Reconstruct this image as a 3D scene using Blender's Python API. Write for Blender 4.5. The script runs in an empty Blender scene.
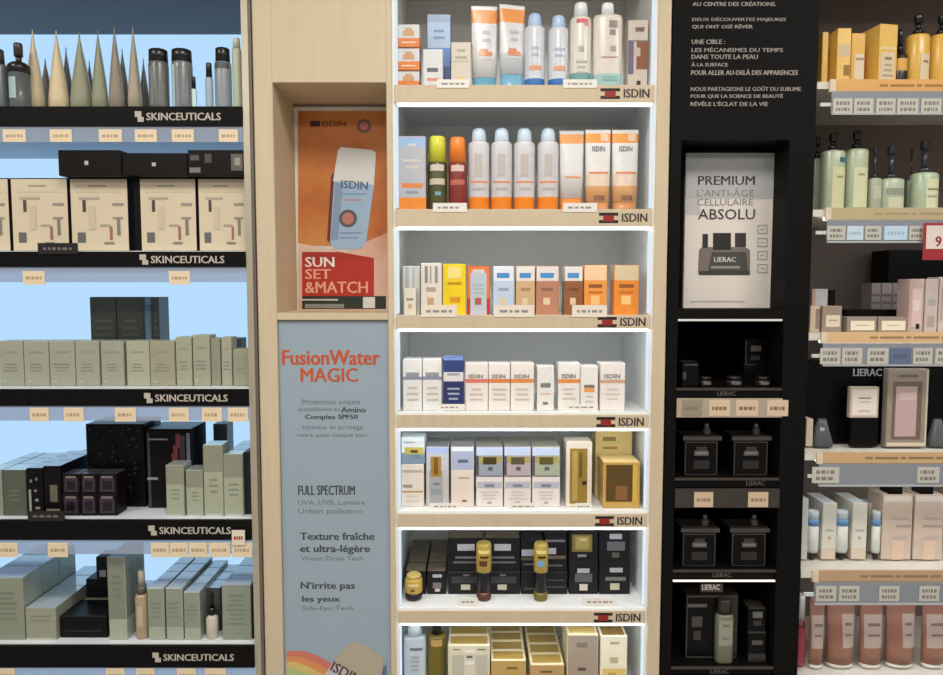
import bpy, bmesh, math, random
from mathutils import Vector, Matrix
random.seed(7)
S = bpy.context.scene
C = S.collection

# ------------------------------------------------------------------ camera, world, lights, exposure
PITCH = math.radians(3.96); FPX = 700.0; CAMD = 1.65; CAMZ = 1.55
cam = bpy.data.cameras.new('camera'); cam.sensor_width = 36; cam.lens = 36 * FPX / 943
cam.clip_start = 0.05
co = bpy.data.objects.new('camera', cam); C.objects.link(co)
co.location = (0, -CAMD, CAMZ); co.rotation_euler = (math.pi / 2 - PITCH, 0, 0)
S.camera = co
W = bpy.data.worlds.new('store_ambient'); S.world = W; W.use_nodes = True
W.node_tree.nodes['Background'].inputs[0].default_value = (1.0, 0.975, 0.94, 1)
W.node_tree.nodes['Background'].inputs[1].default_value = 0.30
S.view_settings.view_transform = 'Standard'; S.view_settings.look = 'None'
S.view_settings.gamma = 1; S.view_settings.use_curve_mapping = False
S.view_settings.exposure = 0.0
CEIL_W = 21.0          # watts of each ceiling panel lamp
LED = 9.0              # shelf LED strips
BACKLIT = 1.06         # light-box back panel

def P(px, py, Y=0.0):
    """pixel of the 943x675 photograph -> (x, z) on the vertical plane y = Y"""
    dx = (px - 471.5) / FPX; dy = (337.5 - py) / FPX
    y = dy * math.sin(PITCH) + math.cos(PITCH); z = dy * math.cos(PITCH) - math.sin(PITCH)
    t = (Y + CAMD) / y
    return dx * t, CAMZ + z * t

# ------------------------------------------------------------------ materials
def lin(c):
    c = c / 255.0
    return c / 12.92 if c <= 0.04045 else ((c + 0.055) / 1.055) ** 2.4
def rgba(c): return (lin(c[0]), lin(c[1]), lin(c[2]), 1)
_M = {}
def mat(c, rough=0.45, metal=0.0, spec=0.5, noise=0.05, scale=60.0, stretch=None):
    key = (tuple(c), rough, metal, spec, noise, scale, stretch)
    if key in _M: return _M[key]
    m = bpy.data.materials.new('surface_%d' % len(_M)); m.use_nodes = True
    nt = m.node_tree; b = nt.nodes['Principled BSDF']
    b.inputs['Roughness'].default_value = rough; b.inputs['Metallic'].default_value = metal
    b.inputs['Specular IOR Level'].default_value = spec
    b.inputs['Base Color'].default_value = rgba(c)
    if noise:
        tc = nt.nodes.new('ShaderNodeTexCoord'); mp = nt.nodes.new('ShaderNodeMapping')
        tn = nt.nodes.new('ShaderNodeTexNoise'); mx = nt.nodes.new('ShaderNodeMix'); mx.data_type = 'RGBA'
        tn.inputs['Scale'].default_value = scale; tn.inputs['Detail'].default_value = 2
        if stretch: mp.inputs['Scale'].default_value = stretch
        r = rgba(c)
        mx.inputs[6].default_value = tuple(v * (1 - noise * 1.6) for v in r[:3]) + (1,)
        mx.inputs[7].default_value = tuple(min(1, v * (1 + noise * 1.6)) for v in r[:3]) + (1,)
        nt.links.new(tc.outputs['Object'], mp.inputs[0]); nt.links.new(mp.outputs[0], tn.inputs['Vector'])
        nt.links.new(tn.outputs[0], mx.inputs[0]); nt.links.new(mx.outputs[2], b.inputs['Base Color'])
    _M[key] = m
    return m
def emit(c, s):
    key = ('e', tuple(c), s)
    if key in _M: return _M[key]
    m = bpy.data.materials.new('light_%d' % len(_M)); m.use_nodes = True
    nt = m.node_tree; nt.nodes.remove(nt.nodes['Principled BSDF'])
    e = nt.nodes.new('ShaderNodeEmission'); e.inputs[0].default_value = rgba(c); e.inputs[1].default_value = s
    nt.links.new(e.outputs[0], nt.nodes['Material Output'].inputs[0])
    _M[key] = m; return m
def acrylic(c=(225, 238, 245), see=0.75, rough=0.08):
    key = ('a', tuple(c), see, rough)
    if key in _M: return _M[key]
    m = bpy.data.materials.new('clear_%d' % len(_M)); m.use_nodes = True
    nt = m.node_tree; b = nt.nodes['Principled BSDF']
    b.inputs['Base Color'].default_value = rgba(c); b.inputs['Roughness'].default_value = rough
    t = nt.nodes.new('ShaderNodeBsdfTransparent'); t.inputs[0].default_value = rgba(c)
    mx = nt.nodes.new('ShaderNodeMixShader'); mx.inputs[0].default_value = see
    nt.links.new(b.outputs[0], mx.inputs[1]); nt.links.new(t.outputs[0], mx.inputs[2])
    nt.links.new(mx.outputs[0], nt.nodes['Material Output'].inputs[0])
    _M[key] = m; return m

def sheen_top(c):  # pale colour and heavy coat stand in for the reflected blue back panel
    m = mat(c, 0.12, 0.0, 1.0, 0.04).copy(); b = m.node_tree.nodes['Principled BSDF']
    b.inputs['Coat Weight'].default_value = 1; b.inputs['Coat IOR'].default_value = 2.6; b.inputs['Coat Roughness'].default_value = 0.08
    return m

WOOD = mat((206, 189, 160), 0.5, noise=0.05, scale=9, stretch=(6, 6, 0.5))
WHITE = mat((236, 238, 238), 0.3, noise=0.015)
BLACK = mat((14, 13, 13), 0.5, spec=0.12)
BLACKM = mat((13, 12, 11), 0.6, spec=0.12)
LETTER = mat((186, 178, 166), 0.5, noise=0)
TOWERTXT = mat((156, 148, 141), 0.5, noise=0)

# ------------------------------------------------------------------ mesh helpers
class MB:
    def __init__(s): s.v = []; s.f = []; s.m = []; s.sm = []; s.mats = []
    def mi(s, m):
        if m not in s.mats: s.mats.append(m)
        return s.mats.index(m)
    def face(s, pts, m, smooth=False):
        i = len(s.v); s.v += [tuple(p) for p in pts]; s.f.append(tuple(range(i, i + len(pts)))); s.m.append(s.mi(m)); s.sm.append(smooth)
    def box(s, x0, x1, y0, y1, z0, z1, m):
        i = len(s.v); k = s.mi(m)
        s.v += [(x0, y0, z0), (x1, y0, z0), (x1, y1, z0), (x0, y1, z0), (x0, y0, z1), (x1, y0, z1), (x1, y1, z1), (x0, y1, z1)]
        for q in ((0, 1, 5, 4), (1, 2, 6, 5), (2, 3, 7, 6), (3, 0, 4, 7), (4, 5, 6, 7), (3, 2, 1, 0)):
            s.f.append(tuple(i + a for a in q)); s.m.append(k); s.sm.append(False)
        return s
    def column(s, x0, x1, y0, y1, zs, ms, topm=None):
        """box cut into horizontal bands with a material each"""
        i = len(s.v)
        for z in zs: s.v += [(x0, y0, z), (x1, y0, z), (x1, y1, z), (x0, y1, z)]
        for k in range(len(zs) - 1):
            a = i + 4 * k; q = s.mi(ms[k])
            for j in range(4):
                s.f.append((a + j, a + (j + 1) % 4, a + 4 + (j + 1) % 4, a + 4 + j)); s.m.append(q); s.sm.append(False)
        s.f.append((i + 3, i + 2, i + 1, i)); s.m.append(s.mi(ms[0])); s.sm.append(False)
        t = i + 4 * (len(zs) - 1)
        s.f.append((t, t + 1, t + 2, t + 3)); s.m.append(s.mi(topm or ms[-1])); s.sm.append(False)
    def loft(s, secs, ms, n=20):
        """secs: (z, half width, half depth, exponent)"""
        i = len(s.v)
        for z, a, b, e in secs:
            for k in range(n):
                t = 2 * math.pi * (k + 0.5) / n
                cx, sy = math.cos(t), math.sin(t)
                s.v.append((a * math.copysign(abs(cx) ** (2 / e), cx), b * math.copysign(abs(sy) ** (2 / e), sy), z))
        for k in range(len(secs) - 1):
            q = s.mi(ms[min(k, len(ms) - 1)])
            for j in range(n):
                a = i + k * n + j; b = i + k * n + (j + 1) % n
                s.f.append((a, b, b + n, a + n)); s.m.append(q); s.sm.append(True)
        s.f.append(tuple(i + j for j in reversed(range(n)))); s.m.append(s.mi(ms[0])); s.sm.append(False)
        t = i + (len(secs) - 1) * n
        s.f.append(tuple(t + j for j in range(n))); s.m.append(s.mi(ms[-1])); s.sm.append(False)
    def build(s, name, parent=None, bevel=0, loc=None, kind=None):
        me = bpy.data.meshes.new(name); me.from_pydata(s.v, [], s.f)
        for m in s.mats: me.materials.append(m)
        me.polygons.foreach_set('material_index', s.m); me.polygons.foreach_set('use_smooth', s.sm)
        if bevel:
            bm = bmesh.new(); bm.from_mesh(me)
            ed = [e for e in bm.edges if len(e.link_faces) == 2 and e.calc_face_angle(0) > 1.0]
            bmesh.ops.bevel(bm, geom=ed, offset=bevel, segments=1, affect='EDGES', profile=0.5)
            bm.to_mesh(me); bm.free()
        me.update()
        o = bpy.data.objects.new(name, me); C.objects.link(o)
        if parent is not None: o.parent = parent
        if loc is not None: o.location = loc
        if kind: o['kind'] = kind
        return o

def empty(name, loc=(0, 0, 0), rz=0):
    o = bpy.data.objects.new(name, None); C.objects.link(o); o.empty_display_size = 0.02
    o.location = loc; o.rotation_euler = (0, 0, rz); return o
def bx(name, x0, x1, y0, y1, z0, z1, m, parent=None, bevel=0, kind=None):
    return MB().box(x0, x1, y0, y1, z0, z1, m).build(name, parent, bevel, kind=kind)

THINGS = []
def thing(o, desc, cat, where='', group=None):
    o['category'] = cat
    if group: o['group'] = group
    THINGS.append((o, desc, where)); return o

_T = {}
def text_data(txt, bold=0.0):
    k = (txt, bold)
    if k in _T: return _T[k]
    cu = bpy.data.curves.new('lettering', 'FONT'); cu.body = txt; cu.size = 1; cu.resolution_u = 2; cu.offset = 0.006 if bold > 0 and 'M' not in txt else 0
    ob = bpy.data.objects.new('lettering_tmp', cu); me = ob.to_mesh()
    vs = [tuple(v.co) for v in me.vertices]; fs = [tuple(p.vertices) for p in me.polygons]
    ob.to_mesh_clear(); bpy.data.objects.remove(ob); bpy.data.curves.remove(cu)
    xs = [v[0] for v in vs]; ys = [v[1] for v in vs]
    _T[k] = (vs, fs, min(xs), max(xs), min(ys), max(ys)); return _T[k]
def put_text(mb, txt, x0, x1, z0, z1, y, m, bold=0.0, rot=0.0):
    """letters fitted in the rectangle, facing -y"""
    if bold >= 0.01:      # heavier weight: the same letters set again a hair to the side
        sh = 0.06 * (z1 - z0); put_text(mb, txt, x0 + sh, x1, z0, z1, y - 0.00005, m, 0.001, rot); x1 -= sh
    vs, fs, a, b, c, d = text_data(txt, bold)
    i = len(mb.v); k = mb.mi(m); cx, cz = (x0 + x1) / 2, (z0 + z1) / 2
    for v in vs:
        X = x0 + (v[0] - a) / (b - a) * (x1 - x0) - cx; Z = z0 + (v[1] - c) / (d - c) * (z1 - z0) - cz
        mb.v.append((cx + X * math.cos(rot) - Z * math.sin(rot), y, cz + X * math.sin(rot) + Z * math.cos(rot)))
    for f in fs: mb.f.append(tuple(i + q for q in f)); mb.m.append(k); mb.sm.append(False)
def px_text(mb, txt, x0, x1, y0, y1, Y, m, bold=0.0, rot=0.0):
    ym = (y0 + y1) / 2
    put_text(mb, txt, P(x0, ym, Y)[0], P(x1, ym, Y)[0], P(x0, y1, Y)[1], P(x0, y0, Y)[1], Y, m, bold, rot)
def px_poly(mb, pts, Y, m):
    mb.face([(P(x, y, Y)[0], Y, P(x, y, Y)[1]) for x, y in pts], m)
def px_rect(mb, x0, y0, x1, y1, Y, m): px_poly(mb, [(x0, y1), (x1, y1), (x1, y0), (x0, y0)], Y, m)

# ------------------------------------------------------------------ the room
CEILZ = 3.0
bx('floor', -4, 4, -5, 0.6, -0.05, 0, mat((170, 165, 158), 0.35, noise=0.04, scale=4), kind='structure')
bx('wall_back', -4, 4, 0.5, 0.6, 0, CEILZ, mat((200, 195, 188), 0.7, scale=6), kind='structure')
bx('ceiling', -4, 4, -5, 0.6, CEILZ, CEILZ + 0.08, mat((225, 222, 216), 0.8, scale=6), kind='structure')
def ceiling_light(x, y, dsc):
    t = empty('ceiling_light', (x, y, CEILZ))
    f = MB()
    for a in ((-.31, -.29, -.31, .31), (.29, .31, -.31, .31), (-.29, .29, -.31, -.29), (-.29, .29, .29, .31)):
        f.box(a[0], a[1], a[2], a[3], -0.02, 0, WHITE)
    f.build('frame', t)
    bx('diffuser', -.29, .29, -.29, .29, -0.012, -0.002, emit((255, 246, 232), 4.0), t)
    l = bpy.data.lights.new('panel_lamp', 'AREA'); l.shape = 'SQUARE'; l.size = 0.58; l.energy = CEIL_W; l.color = (1, 0.955, 0.90)
    lo = bpy.data.objects.new('panel_lamp', l); C.objects.link(lo); lo.parent = t; lo.location = (0, 0, -0.03)
    thing(t, dsc, 'ceiling light', '', 'ceiling light panels')
for x, sx in ((-1.8, 'left'), (0.0, 'middle'), (1.8, 'right')):
    for y, sy in ((-1.3, 'nearest the shelves'), (-3.2, 'farther from the shelves')):
        ceiling_light(x, y, 'square white ceiling light panel, %s, row %s' % (sx, sy))

# ------------------------------------------------------------------ bays: world positions (read off the photo's front plane y = 0)
ZTOP = 2.42
LX0, LX1 = -1.75, -0.527        # blue-lit bay
WX0, WX1 = -0.504, 0.459        # wooden unit
NX0, NX1 = -0.459, -0.197       # niche
CX0, CX1 = -0.176, 0.421        # open shelves
TX0, TX1 = 0.461, 0.796         # black tower
RX0, RX1 = 0.798, 1.75          # right bay
LZT = [1.970, 1.639, 1.316, 1.001, 0.690]; LZB = [1.924, 1.602, 1.275, 0.951, 0.634]
CZT = [2.019, 1.736, 1.489, 1.258, 1.018, 0.778, 0.540]; CZB = [1.979, 1.695, 1.456, 1.219, 0.978, 0.740, 0.502]
RZT = [2.031, 1.739, 1.449, 1.161, 0.872, 0.590]; RZB = [2.003, 1.711, 1.423, 1.135, 0.845, 0.562]
ORD = ['top', 'second', 'third', 'fourth', 'fifth', 'sixth', 'bottom']
ROW = {}
for i in range(5): ROW['L%d' % (i + 1)] = (LZT[i], (107, 251, 388, 516, 640)[i], ORD[i] + ' blue-lit shelf')
for i in range(7): ROW['C%d' % (i + 1)] = (CZT[i] - (0.003 if i < 4 else 0), (85, 209, 315, 412, 511, 608, 710)[i], ORD[i] + ' beige-bay shelf')
for i in range(6): ROW['R%d' % (i + 1)] = (RZT[i] - (0.004 if i < 3 else 0), (80, 208, 331, 449, 562, 668)[i], (ORD[i] if i < 5 else 'bottom') + ' right-bay shelf')

# ---- blue-lit bay on the left
lb = empty('lit_display_bay', (-1.1, 0, 0))
thing(lb, 'blue backlit display bay with black shelf fronts at the left', 'display shelf')
def lpart(name, *a, **k):
    o = bx(name, *a, parent=lb, **k); o.location = (1.1, 0, 0); return o
LDEP = 0.37
lpart('light_box_panel', LX0, LX1, LDEP, LDEP + 0.03, 0.3, ZTOP, emit((178, 216, 248), BACKLIT))
lpart('side_panel', LX0 - 0.02, LX0, 0, LDEP + 0.03, 0, ZTOP, BLACKM)
lpart('upright', LX1 + 0.001, LX1 + 0.016, -0.008, LDEP + 0.03, 0, ZTOP, mat((196, 186, 166), 0.35, metal=0.55, noise=0.03))
lpart('upright_edge', LX1 + 0.016, LX1 + 0.0215, -0.004, LDEP, 0, ZTOP, mat((120, 112, 104), 0.4, metal=0.3))
lpart('base_cupboard', LX0, LX1, 0.005, LDEP, 0, 0.34, BLACKM)
lpart('canopy_board', LX0, LX1, 0.0, LDEP - 0.003, 2.262, 2.30, mat((44, 54, 66), 0.5))
lpart('canopy_fascia', LX0, LX1, -0.015, 0, 2.25, ZTOP, BLACK)
SHELFW = mat((224, 230, 236), 0.35, noise=0.01)
SKX = P(135, 117, -0.012)[0], P(221, 117, -0.012)[0]
for i in range(5):
    lpart('shelf_board', LX0, LX1, -0.003, LDEP - 0.003, LZT[i] - 0.012, LZT[i], SHELFW)
    lpart('shaded_underside', LX0, LX1, -0.002, LDEP - 0.003, LZB[i] - 0.005, LZT[i] - 0.0125, mat((150, 164, 186), 0.4))  # lower half of the white board, underside shade put into its colour
    f = lpart('shelf_fascia', LX0, LX1, -0.012, -0.003, LZB[i], LZT[i] - 0.002, BLACK)
    m = MB(); zc = (LZB[i] + LZT[i]) / 2 - 0.002; y = -0.0125
    put_text(m, 'SKINCEUTICALS', SKX[0] + 0.026, SKX[1], zc - 0.0085, zc + 0.0085, y, LETTER, 0.012)
    m.box(SKX[0], SKX[0] + 0.015, y, y + 0.0004, zc - 0.001, zc + 0.012, LETTER)
    m.box(SKX[0] + 0.006, SKX[0] + 0.020, y, y + 0.0004, zc - 0.012, zc - 0.001, LETTER)
    m.build('brand_lettering', f)
    r = lpart('price_rail', LX0, LX1, -0.009, -0.007, LZB[i] - 0.036, LZB[i] - 0.001, acrylic((205, 216, 230), 0.6))
lpart('bottom_board', LX0, LX1, 0, LDEP - 0.003, 0.345, 0.365, SHELFW)

# ---- wooden unit with niche and open shelves
wu = empty('wooden_display_unit', (0, 0, 0))
thing(wu, 'pale wood display unit with niche and seven lit shelves', 'display shelf')
CDEP = 0.33
def wpart(name, *a, m=WOOD, **k): return bx(name, *a, m, wu, **k)
NZ0, NZ1 = P(330, 313)[1], P(330, 82)[1]
wpart('stile', WX0, NX0, 0, 0.40, 0, ZTOP, bevel=0.002)
wpart('stile', NX1, CX0 - 0.007, 0, 0.40, 0, ZTOP, bevel=0.002)
wpart('stile', CX1 + 0.007, WX1, 0, 0.40, 0, ZTOP, bevel=0.002)
wpart('header_panel', NX0, NX1, 0.002, 0.40, NZ1, ZTOP)
wpart('niche_back', NX0, NX1, 0.205, 0.225, NZ0, NZ1)
wpart('niche_sill', NX0, NX1, 0.0, 0.205, NZ0 - 0.016, NZ0)
wpart('lower_panel', NX0, NX1, 0.012, 0.05, 0, NZ0 - 0.016)
wpart('canopy', CX0 - 0.007, CX1 + 0.007, 0, 0.40, 2.34, ZTOP)
wpart('base_cupboard', CX0 - 0.007, CX1 + 0.007, 0.0, 0.40, 0, 0.50)
wpart('back_panel', CX0 - 0.007, CX1 + 0.007, CDEP, CDEP + 0.02, 0.50, 2.34, m=mat((240, 242, 238), 0.45, noise=0.01))
for xa, xb in ((CX0 - 0.007, CX0), (CX1, CX1 + 0.007)):
    wpart('side_lining', xa, xb, 0.004, CDEP, 0.50, 2.34, m=WHITE)
EM_BLACK = mat((25, 20, 20), 0.5, noise=0); EM_RED = mat((150, 28, 30), 0.5, noise=0); TXT_DK = mat((48, 44, 44), 0.5, noise=0)
LEDM = emit((236, 244, 252), LED); LEDV = emit((222, 240, 255), 1.0)
for i in range(7):
    wpart('shelf_board', CX0, CX1, 0.012, CDEP, CZT[i] - 0.018 if i < 4 else CZT[i] - 0.02, CZT[i] - (0.003 if i < 4 else 0), m=WHITE)
    f = wpart('shelf_fascia', CX0 - 0.002, CX1 + 0.001, -0.003, 0.012, CZB[i], CZT[i] - (0 if i < 3 else 0.006), bevel=0.001)
    if i >= 3: wpart('shelf_edge', CX0, CX1, -0.002, 0.012, CZT[i] - 0.006, CZT[i], m=mat((246, 248, 246), 0.25, noise=0))
    m = MB(); zc = (CZB[i] + CZT[i]) / 2 - (0.0 if i < 3 else 0.004); y = -0.0035; x = 0.297
    m.box(x, x + 0.045, y, y + 0.0004, zc + 0.005, zc + 0.012, EM_BLACK)
    m.box(x, x + 0.045, y, y + 0.0004, zc - 0.012, zc - 0.005, EM_BLACK)
    m.box(x + 0.010, x + 0.035, y - 0.0003, y, zc - 0.008, zc + 0.006, EM_RED)
    put_text(m, 'ISDIN', x + 0.053, x + 0.113, zc - 0.0095, zc + 0.0105, y, TXT_DK, 0.02)
    m.build('brand_lettering', f)
    # LED profile behind the fascia, lighting the shelf below it
    if i < 6:
        wpart('led_strip', CX0 + 0.004, CX1 - 0.004, 0.0, 0.011, CZB[i] - 0.006, CZB[i] - 0.0005, m=LEDM if i else emit((236, 244, 252), 3.5))
        for xa in (CX0 + 0.0005, CX1 - 0.0055):
            wpart('led_strip', xa, xa + 0.005, 0.006, 0.011, CZT[i + 1] + 0.004, CZB[i] - 0.008, m=LEDV)
for xa in (CX0 + 0.0005, CX1 - 0.0055): wpart('led_strip', xa, xa + 0.005, 0.006, 0.011, CZT[0] + 0.004, 2.33, m=LEDV)

# ---- black tower
bt = empty('black_display_tower', (0.63, 0, 0))
thing(bt, 'black display tower with white lettering, poster niche and dim shelves', 'display shelf')
def tpart(name, *a, m=BLACKM, **k):
    o = bx(name, *a, m, bt, **k); o.location = (-0.63, 0, 0); return o
OX0, OX1 = 0.487, 0.737
def tz(y): return P(735, y, 0)[1]
tpart('stile', TX0 + 0.001, OX0, 0, 0.36, 0, ZTOP)
tpart('stile', OX1, TX1, 0, 0.36, 0, ZTOP)
top = tpart('text_panel', OX0, OX1, 0.0, 0.36, tz(140), ZTOP)
tpart('niche_back', OX0, OX1, 0.095, 0.12, tz(309), tz(140))
tpart('niche_sill', OX0, OX1, 0.0, 0.36, tz(319), tz(309))
tpart('back_panel', OX0, OX1, 0.34, 0.36, 0, tz(319))
for y0, y1, x1, s in ((1, 6, 776, 'AU CENTRE DES CRÉATIONS.'), (17, 22, 786, 'DEUX DÉCOUVERTES MAJEURES'), (24, 29, 753, 'QUI ONT OSÉ RÊVER'),
                      (39.5, 44, 725, 'UNE CIBLE :'), (47, 52, 783, 'LES MÉCANISMES DU TEMPS'), (54.5, 59, 758, 'DANS TOUTE LA PEAU'),
                      (62, 66.5, 728, 'À LA SURFACE'), (69, 75, 798, 'POUR ALLER AU-DELÀ DES APPARENCES'),
                      (86, 91, 801, 'NOUS PARTAGEONS LE GOÛT DU SUBLIME'), (93.5, 98.5, 783, 'POUR QUE LA SCIENCE DE BEAUTÉ'), (101, 106, 768, 'RÉVÈLE L’ÉCLAT DE LA VIE')):
    m = MB(); px_text(m, s, 692.5 - y0 * 0.02, x1, y0, y1, -0.001, TOWERTXT, 0.012); m.build('lettering', top)
TSH = [(388, 398), (478, 488), (570, 579), (667, 676)]
TZ = [tz(a) for a, b in TSH]
DIM = mat((92, 84, 78), 0.4)
for i, (a, b) in enumerate(TSH):
    tpart('shelf_board', OX0, OX1, 0.004, 0.34, tz(b), tz(a), m=BLACK)
    f = tpart('shelf_edge', OX0, OX1, 0.0, 0.004, tz(a) - 0.006, tz(a), m=mat((66, 58, 52), 0.35))
    m = MB(); xc = 0.585 if i != 1 else 0.66
    put_text(m, 'LIERAC', xc, xc + 0.045, tz(a) - 0.019, tz(a) - 0.008, 0.0032, DIM, 0.01)
    m.build('brand_lettering', f)
    if i != 2:
        tpart('price_rail', OX0, OX1, -0.006, -0.002, tz(b + 19), tz(b), m=mat((176, 162, 142), 0.4) if i == 0 else mat((58, 52, 48), 0.35))
tpart('led_strip', OX0, OX1 - 0.003, 0.002, 0.008, tz(319) - 0.005, tz(319) - 0.0005, m=emit((255, 246, 236), 0.75))
tpart('led_strip', OX0, OX1 - 0.003, -0.004, 0.002, tz(581.2), tz(580), m=emit((255, 244, 228), 1.3))
tpart('base_cupboard', OX0, OX1, 0.002, 0.34, 0, tz(720))
m = MB(); px_text(m, 'LIERAC', 702, 720, 584.5, 590, -0.0065, mat((190, 178, 170), 0.5, noise=0), 0.012)
o = tpart('name_plate', *[P(700, 587)[0], P(722, 587)[0]], -0.006, -0.002, tz(591), tz(583.5), m=mat((60, 54, 52), 0.4))
m.build('brand_lettering', o)
for i, n in enumerate(('first', 'second', 'third', 'fourth')): ROW['T%d' % (i + 1)] = (TZ[i], TSH[i][0], n + ' black-tower shelf')

# ---- right bay
rb = empty('open_display_bay', (1.2, 0, 0))
thing(rb, 'dark-backed display bay with grey price rails at the right', 'display shelf')
def rpart(name, *a, m=BLACKM, **k):
    o = bx(name, *a, m, rb, **k); o.location = (-1.2, 0, 0); return o
RDEP = 0.36
rpart('back_panel', RX0, RX1, RDEP, RDEP + 0.02, 0, ZTOP, m=mat((128, 114, 104), 0.6))
rpart('side_panel', RX1, RX1 + 0.02, 0, RDEP, 0, ZTOP)
rpart('canopy_board', RX0, RX1, 0, RDEP, 2.36, ZTOP, m=mat((96, 74, 52), 0.6))
rpart('base_cupboard', RX0, RX1, 0.01, RDEP, 0, 0.5)
RXS = P(829, 86)[0]
HEAD = [(222, 168, 92), (190, 172, 136), (222, 186, 138), (205, 170, 128), (190, 158, 124), (190, 158, 124)]
HTXT = [(168, 118, 62), (168, 150, 116), (170, 130, 90), (152, 118, 88), (150, 120, 92), (150, 120, 92)]
RSH = mat((214, 210, 200), 0.4, noise=0.01)
for i in range(6):
    rpart('shelf_board', RX0, RX1, 0.002, RDEP, RZT[i] - 0.02, RZT[i] - 0.004, m=RSH)
    f = rpart('header_strip', RXS + 0.014, RX1, -0.004, 0.002, RZB[i], RZT[i], m=mat(HEAD[i], 0.4, noise=0.02))
    rpart('strip_end_cap', RXS, RXS + 0.0135, -0.005, 0.002, RZB[i] - 0.001, RZT[i], m=mat((220, 205, 178), 0.4))
    mm = MB(); tm = mat(HTXT[i], 0.5, noise=0); zc = (RZT[i] + RZB[i]) / 2
    xa = RXS + 0.115
    for w in (0.018, 0.055, 0.012, 0.06, 0.025):
        mm.box(xa, xa + w, -0.0045, -0.004, zc - 0.0028, zc + 0.0028, tm); xa += w + 0.006
    mm.build('printed_line', f)
    if i in (1, 2, 3, 4): rpart('led_strip', RXS + 0.01, RX1 - 0.01, 0.008, 0.026, RZT[i] - 0.027, RZT[i] - 0.0205, m=emit((248, 250, 252), 8.0))  # added light source, hidden behind the rail to brighten the shelf below
    rpart('price_rail', RXS + 0.002, RX1, -0.010, -0.006, RZB[i] - 0.052, RZB[i] - 0.0005, m=mat((138, 144, 152), 0.3))
    rpart('rail_lip', RXS + 0.002, RX1, -0.0135, -0.010, RZB[i] - 0.054, RZB[i] - 0.050, m=mat((178, 182, 184), 0.3))
    rpart('rail_clip', RX0 + 0.004, RXS + 0.0015, -0.009, -0.004, RZB[i] - 0.034, RZB[i] - 0.026, m=mat((205, 208, 208), 0.3))

# ------------------------------------------------------------------ products
def frame_of(x0, x1, yt, row, Y, base, yb):
    zs, pyb, where = ROW[row]
    zb = base if base is not None else zs + 0.0004
    py = (yt + (yb or pyb)) / 2
    xa, xb = P(x0, py, Y)[0] + 0.0003, P(x1, py, Y)[0] - 0.0003
    return (xa + xb) / 2, xb - xa, zb, P((x0 + x1) / 2, yt, Y)[1] - zb, where

INK = (96, 92, 90)
def lines(v0, v1, n, c=INK, u0=0.15, u1=0.85):
    r = []
    h = (v1 - v0) / n
    for k in range(n):
        w = (u1 - u0) * random.uniform(0.55, 1.0); cu = (u0 + u1) / 2
        r.append((cu - w / 2, v0 + k * h + h * 0.3, cu + w / 2, v0 + k * h + h * 0.68, c))
    return r

def carton(desc, x0, x1, yt, row, Y=0.03, dep=None, col=(235, 232, 226), segs=None, pr=(), top=None, base=None, yb=None, name='carton', rough=0.32,
           cat='box', group=None, deep=1, metal=0.0, front=None, rz=0, txt=None, topmargin=0.0, gap=0.001):
    if row in ('L4', 'L5'): Y -= 0.016
    cx, w, zb, h, where = frame_of(x0, x1, yt, row, Y, base, yb)
    d = dep or max(0.03, min(0.06, w * 0.8))
    root = empty(name, (cx, Y + d / 2, zb), rz)
    b = MB(); M = lambda c: mat(c, rough, metal, 0.15 if max(c) < 60 else 0.5)
    tm = (sheen_top(top) if rough <= 0.2 else M(top)) if top and not topmargin else None
    if segs:
        zs = [0] + [s[0] * h for s in segs]; b.column(-w / 2, w / 2, -d / 2, d / 2, zs, [M(s[1]) for s in segs], tm)
    else:
        b.column(-w / 2, w / 2, -d / 2, d / 2, [0, h], [M(col)], tm)
    parts = [b.build('body', root, bevel=min(0.0012, w * 0.04))]
    if topmargin:
        parts.append(MB().box(-w / 2 + topmargin, w / 2 - topmargin, -d / 2 + topmargin, d / 2 - topmargin, h, h + 0.0004, M(top)).build('top_panel', root))
    if pr or txt:
        p = MB(); k = 0
        for u0, v0, u1, v1, c in pr:
            y = -d / 2 - 0.0003 - 0.00012 * k; k += 1
            a, e = -w / 2 + u0 * w, -w / 2 + u1 * w
            big = (u1 - u0) * w * (v1 - v0) * h > 5e-5
            q = MB() if big else p
            q.face([(a, y, v0 * h), (e, y, v0 * h), (e, y, v1 * h), (a, y, v1 * h)], mat(c, rough, noise=0))
            if big: q.build('printed_panel', root)
        if txt:
            for s, u0, v0, u1, v1, c in txt:
                put_text(p, s, -w / 2 + u0 * w, -w / 2 + u1 * w, v0 * h, v1 * h, -d / 2 - 0.0004 - 0.00012 * k, mat(c, rough, noise=0), 0.02)
        if p.f: parts.append(p.build('printed_text', root))
    thing(root, desc, cat, where, group)
    for n in range(1, deep):
        r = empty(name, (cx, Y + d / 2 + n * (d + gap), zb), rz)
        for q in parts[:2 if topmargin else 1]:
            c = q.copy(); C.objects.link(c); c.parent = r
        thing(r, desc + ', ' + ['', 'second', 'third', 'fourth', 'fifth'][n] + ' row back', cat, where, group)
    root['_top'] = zb + h
    return zb + h

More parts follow.
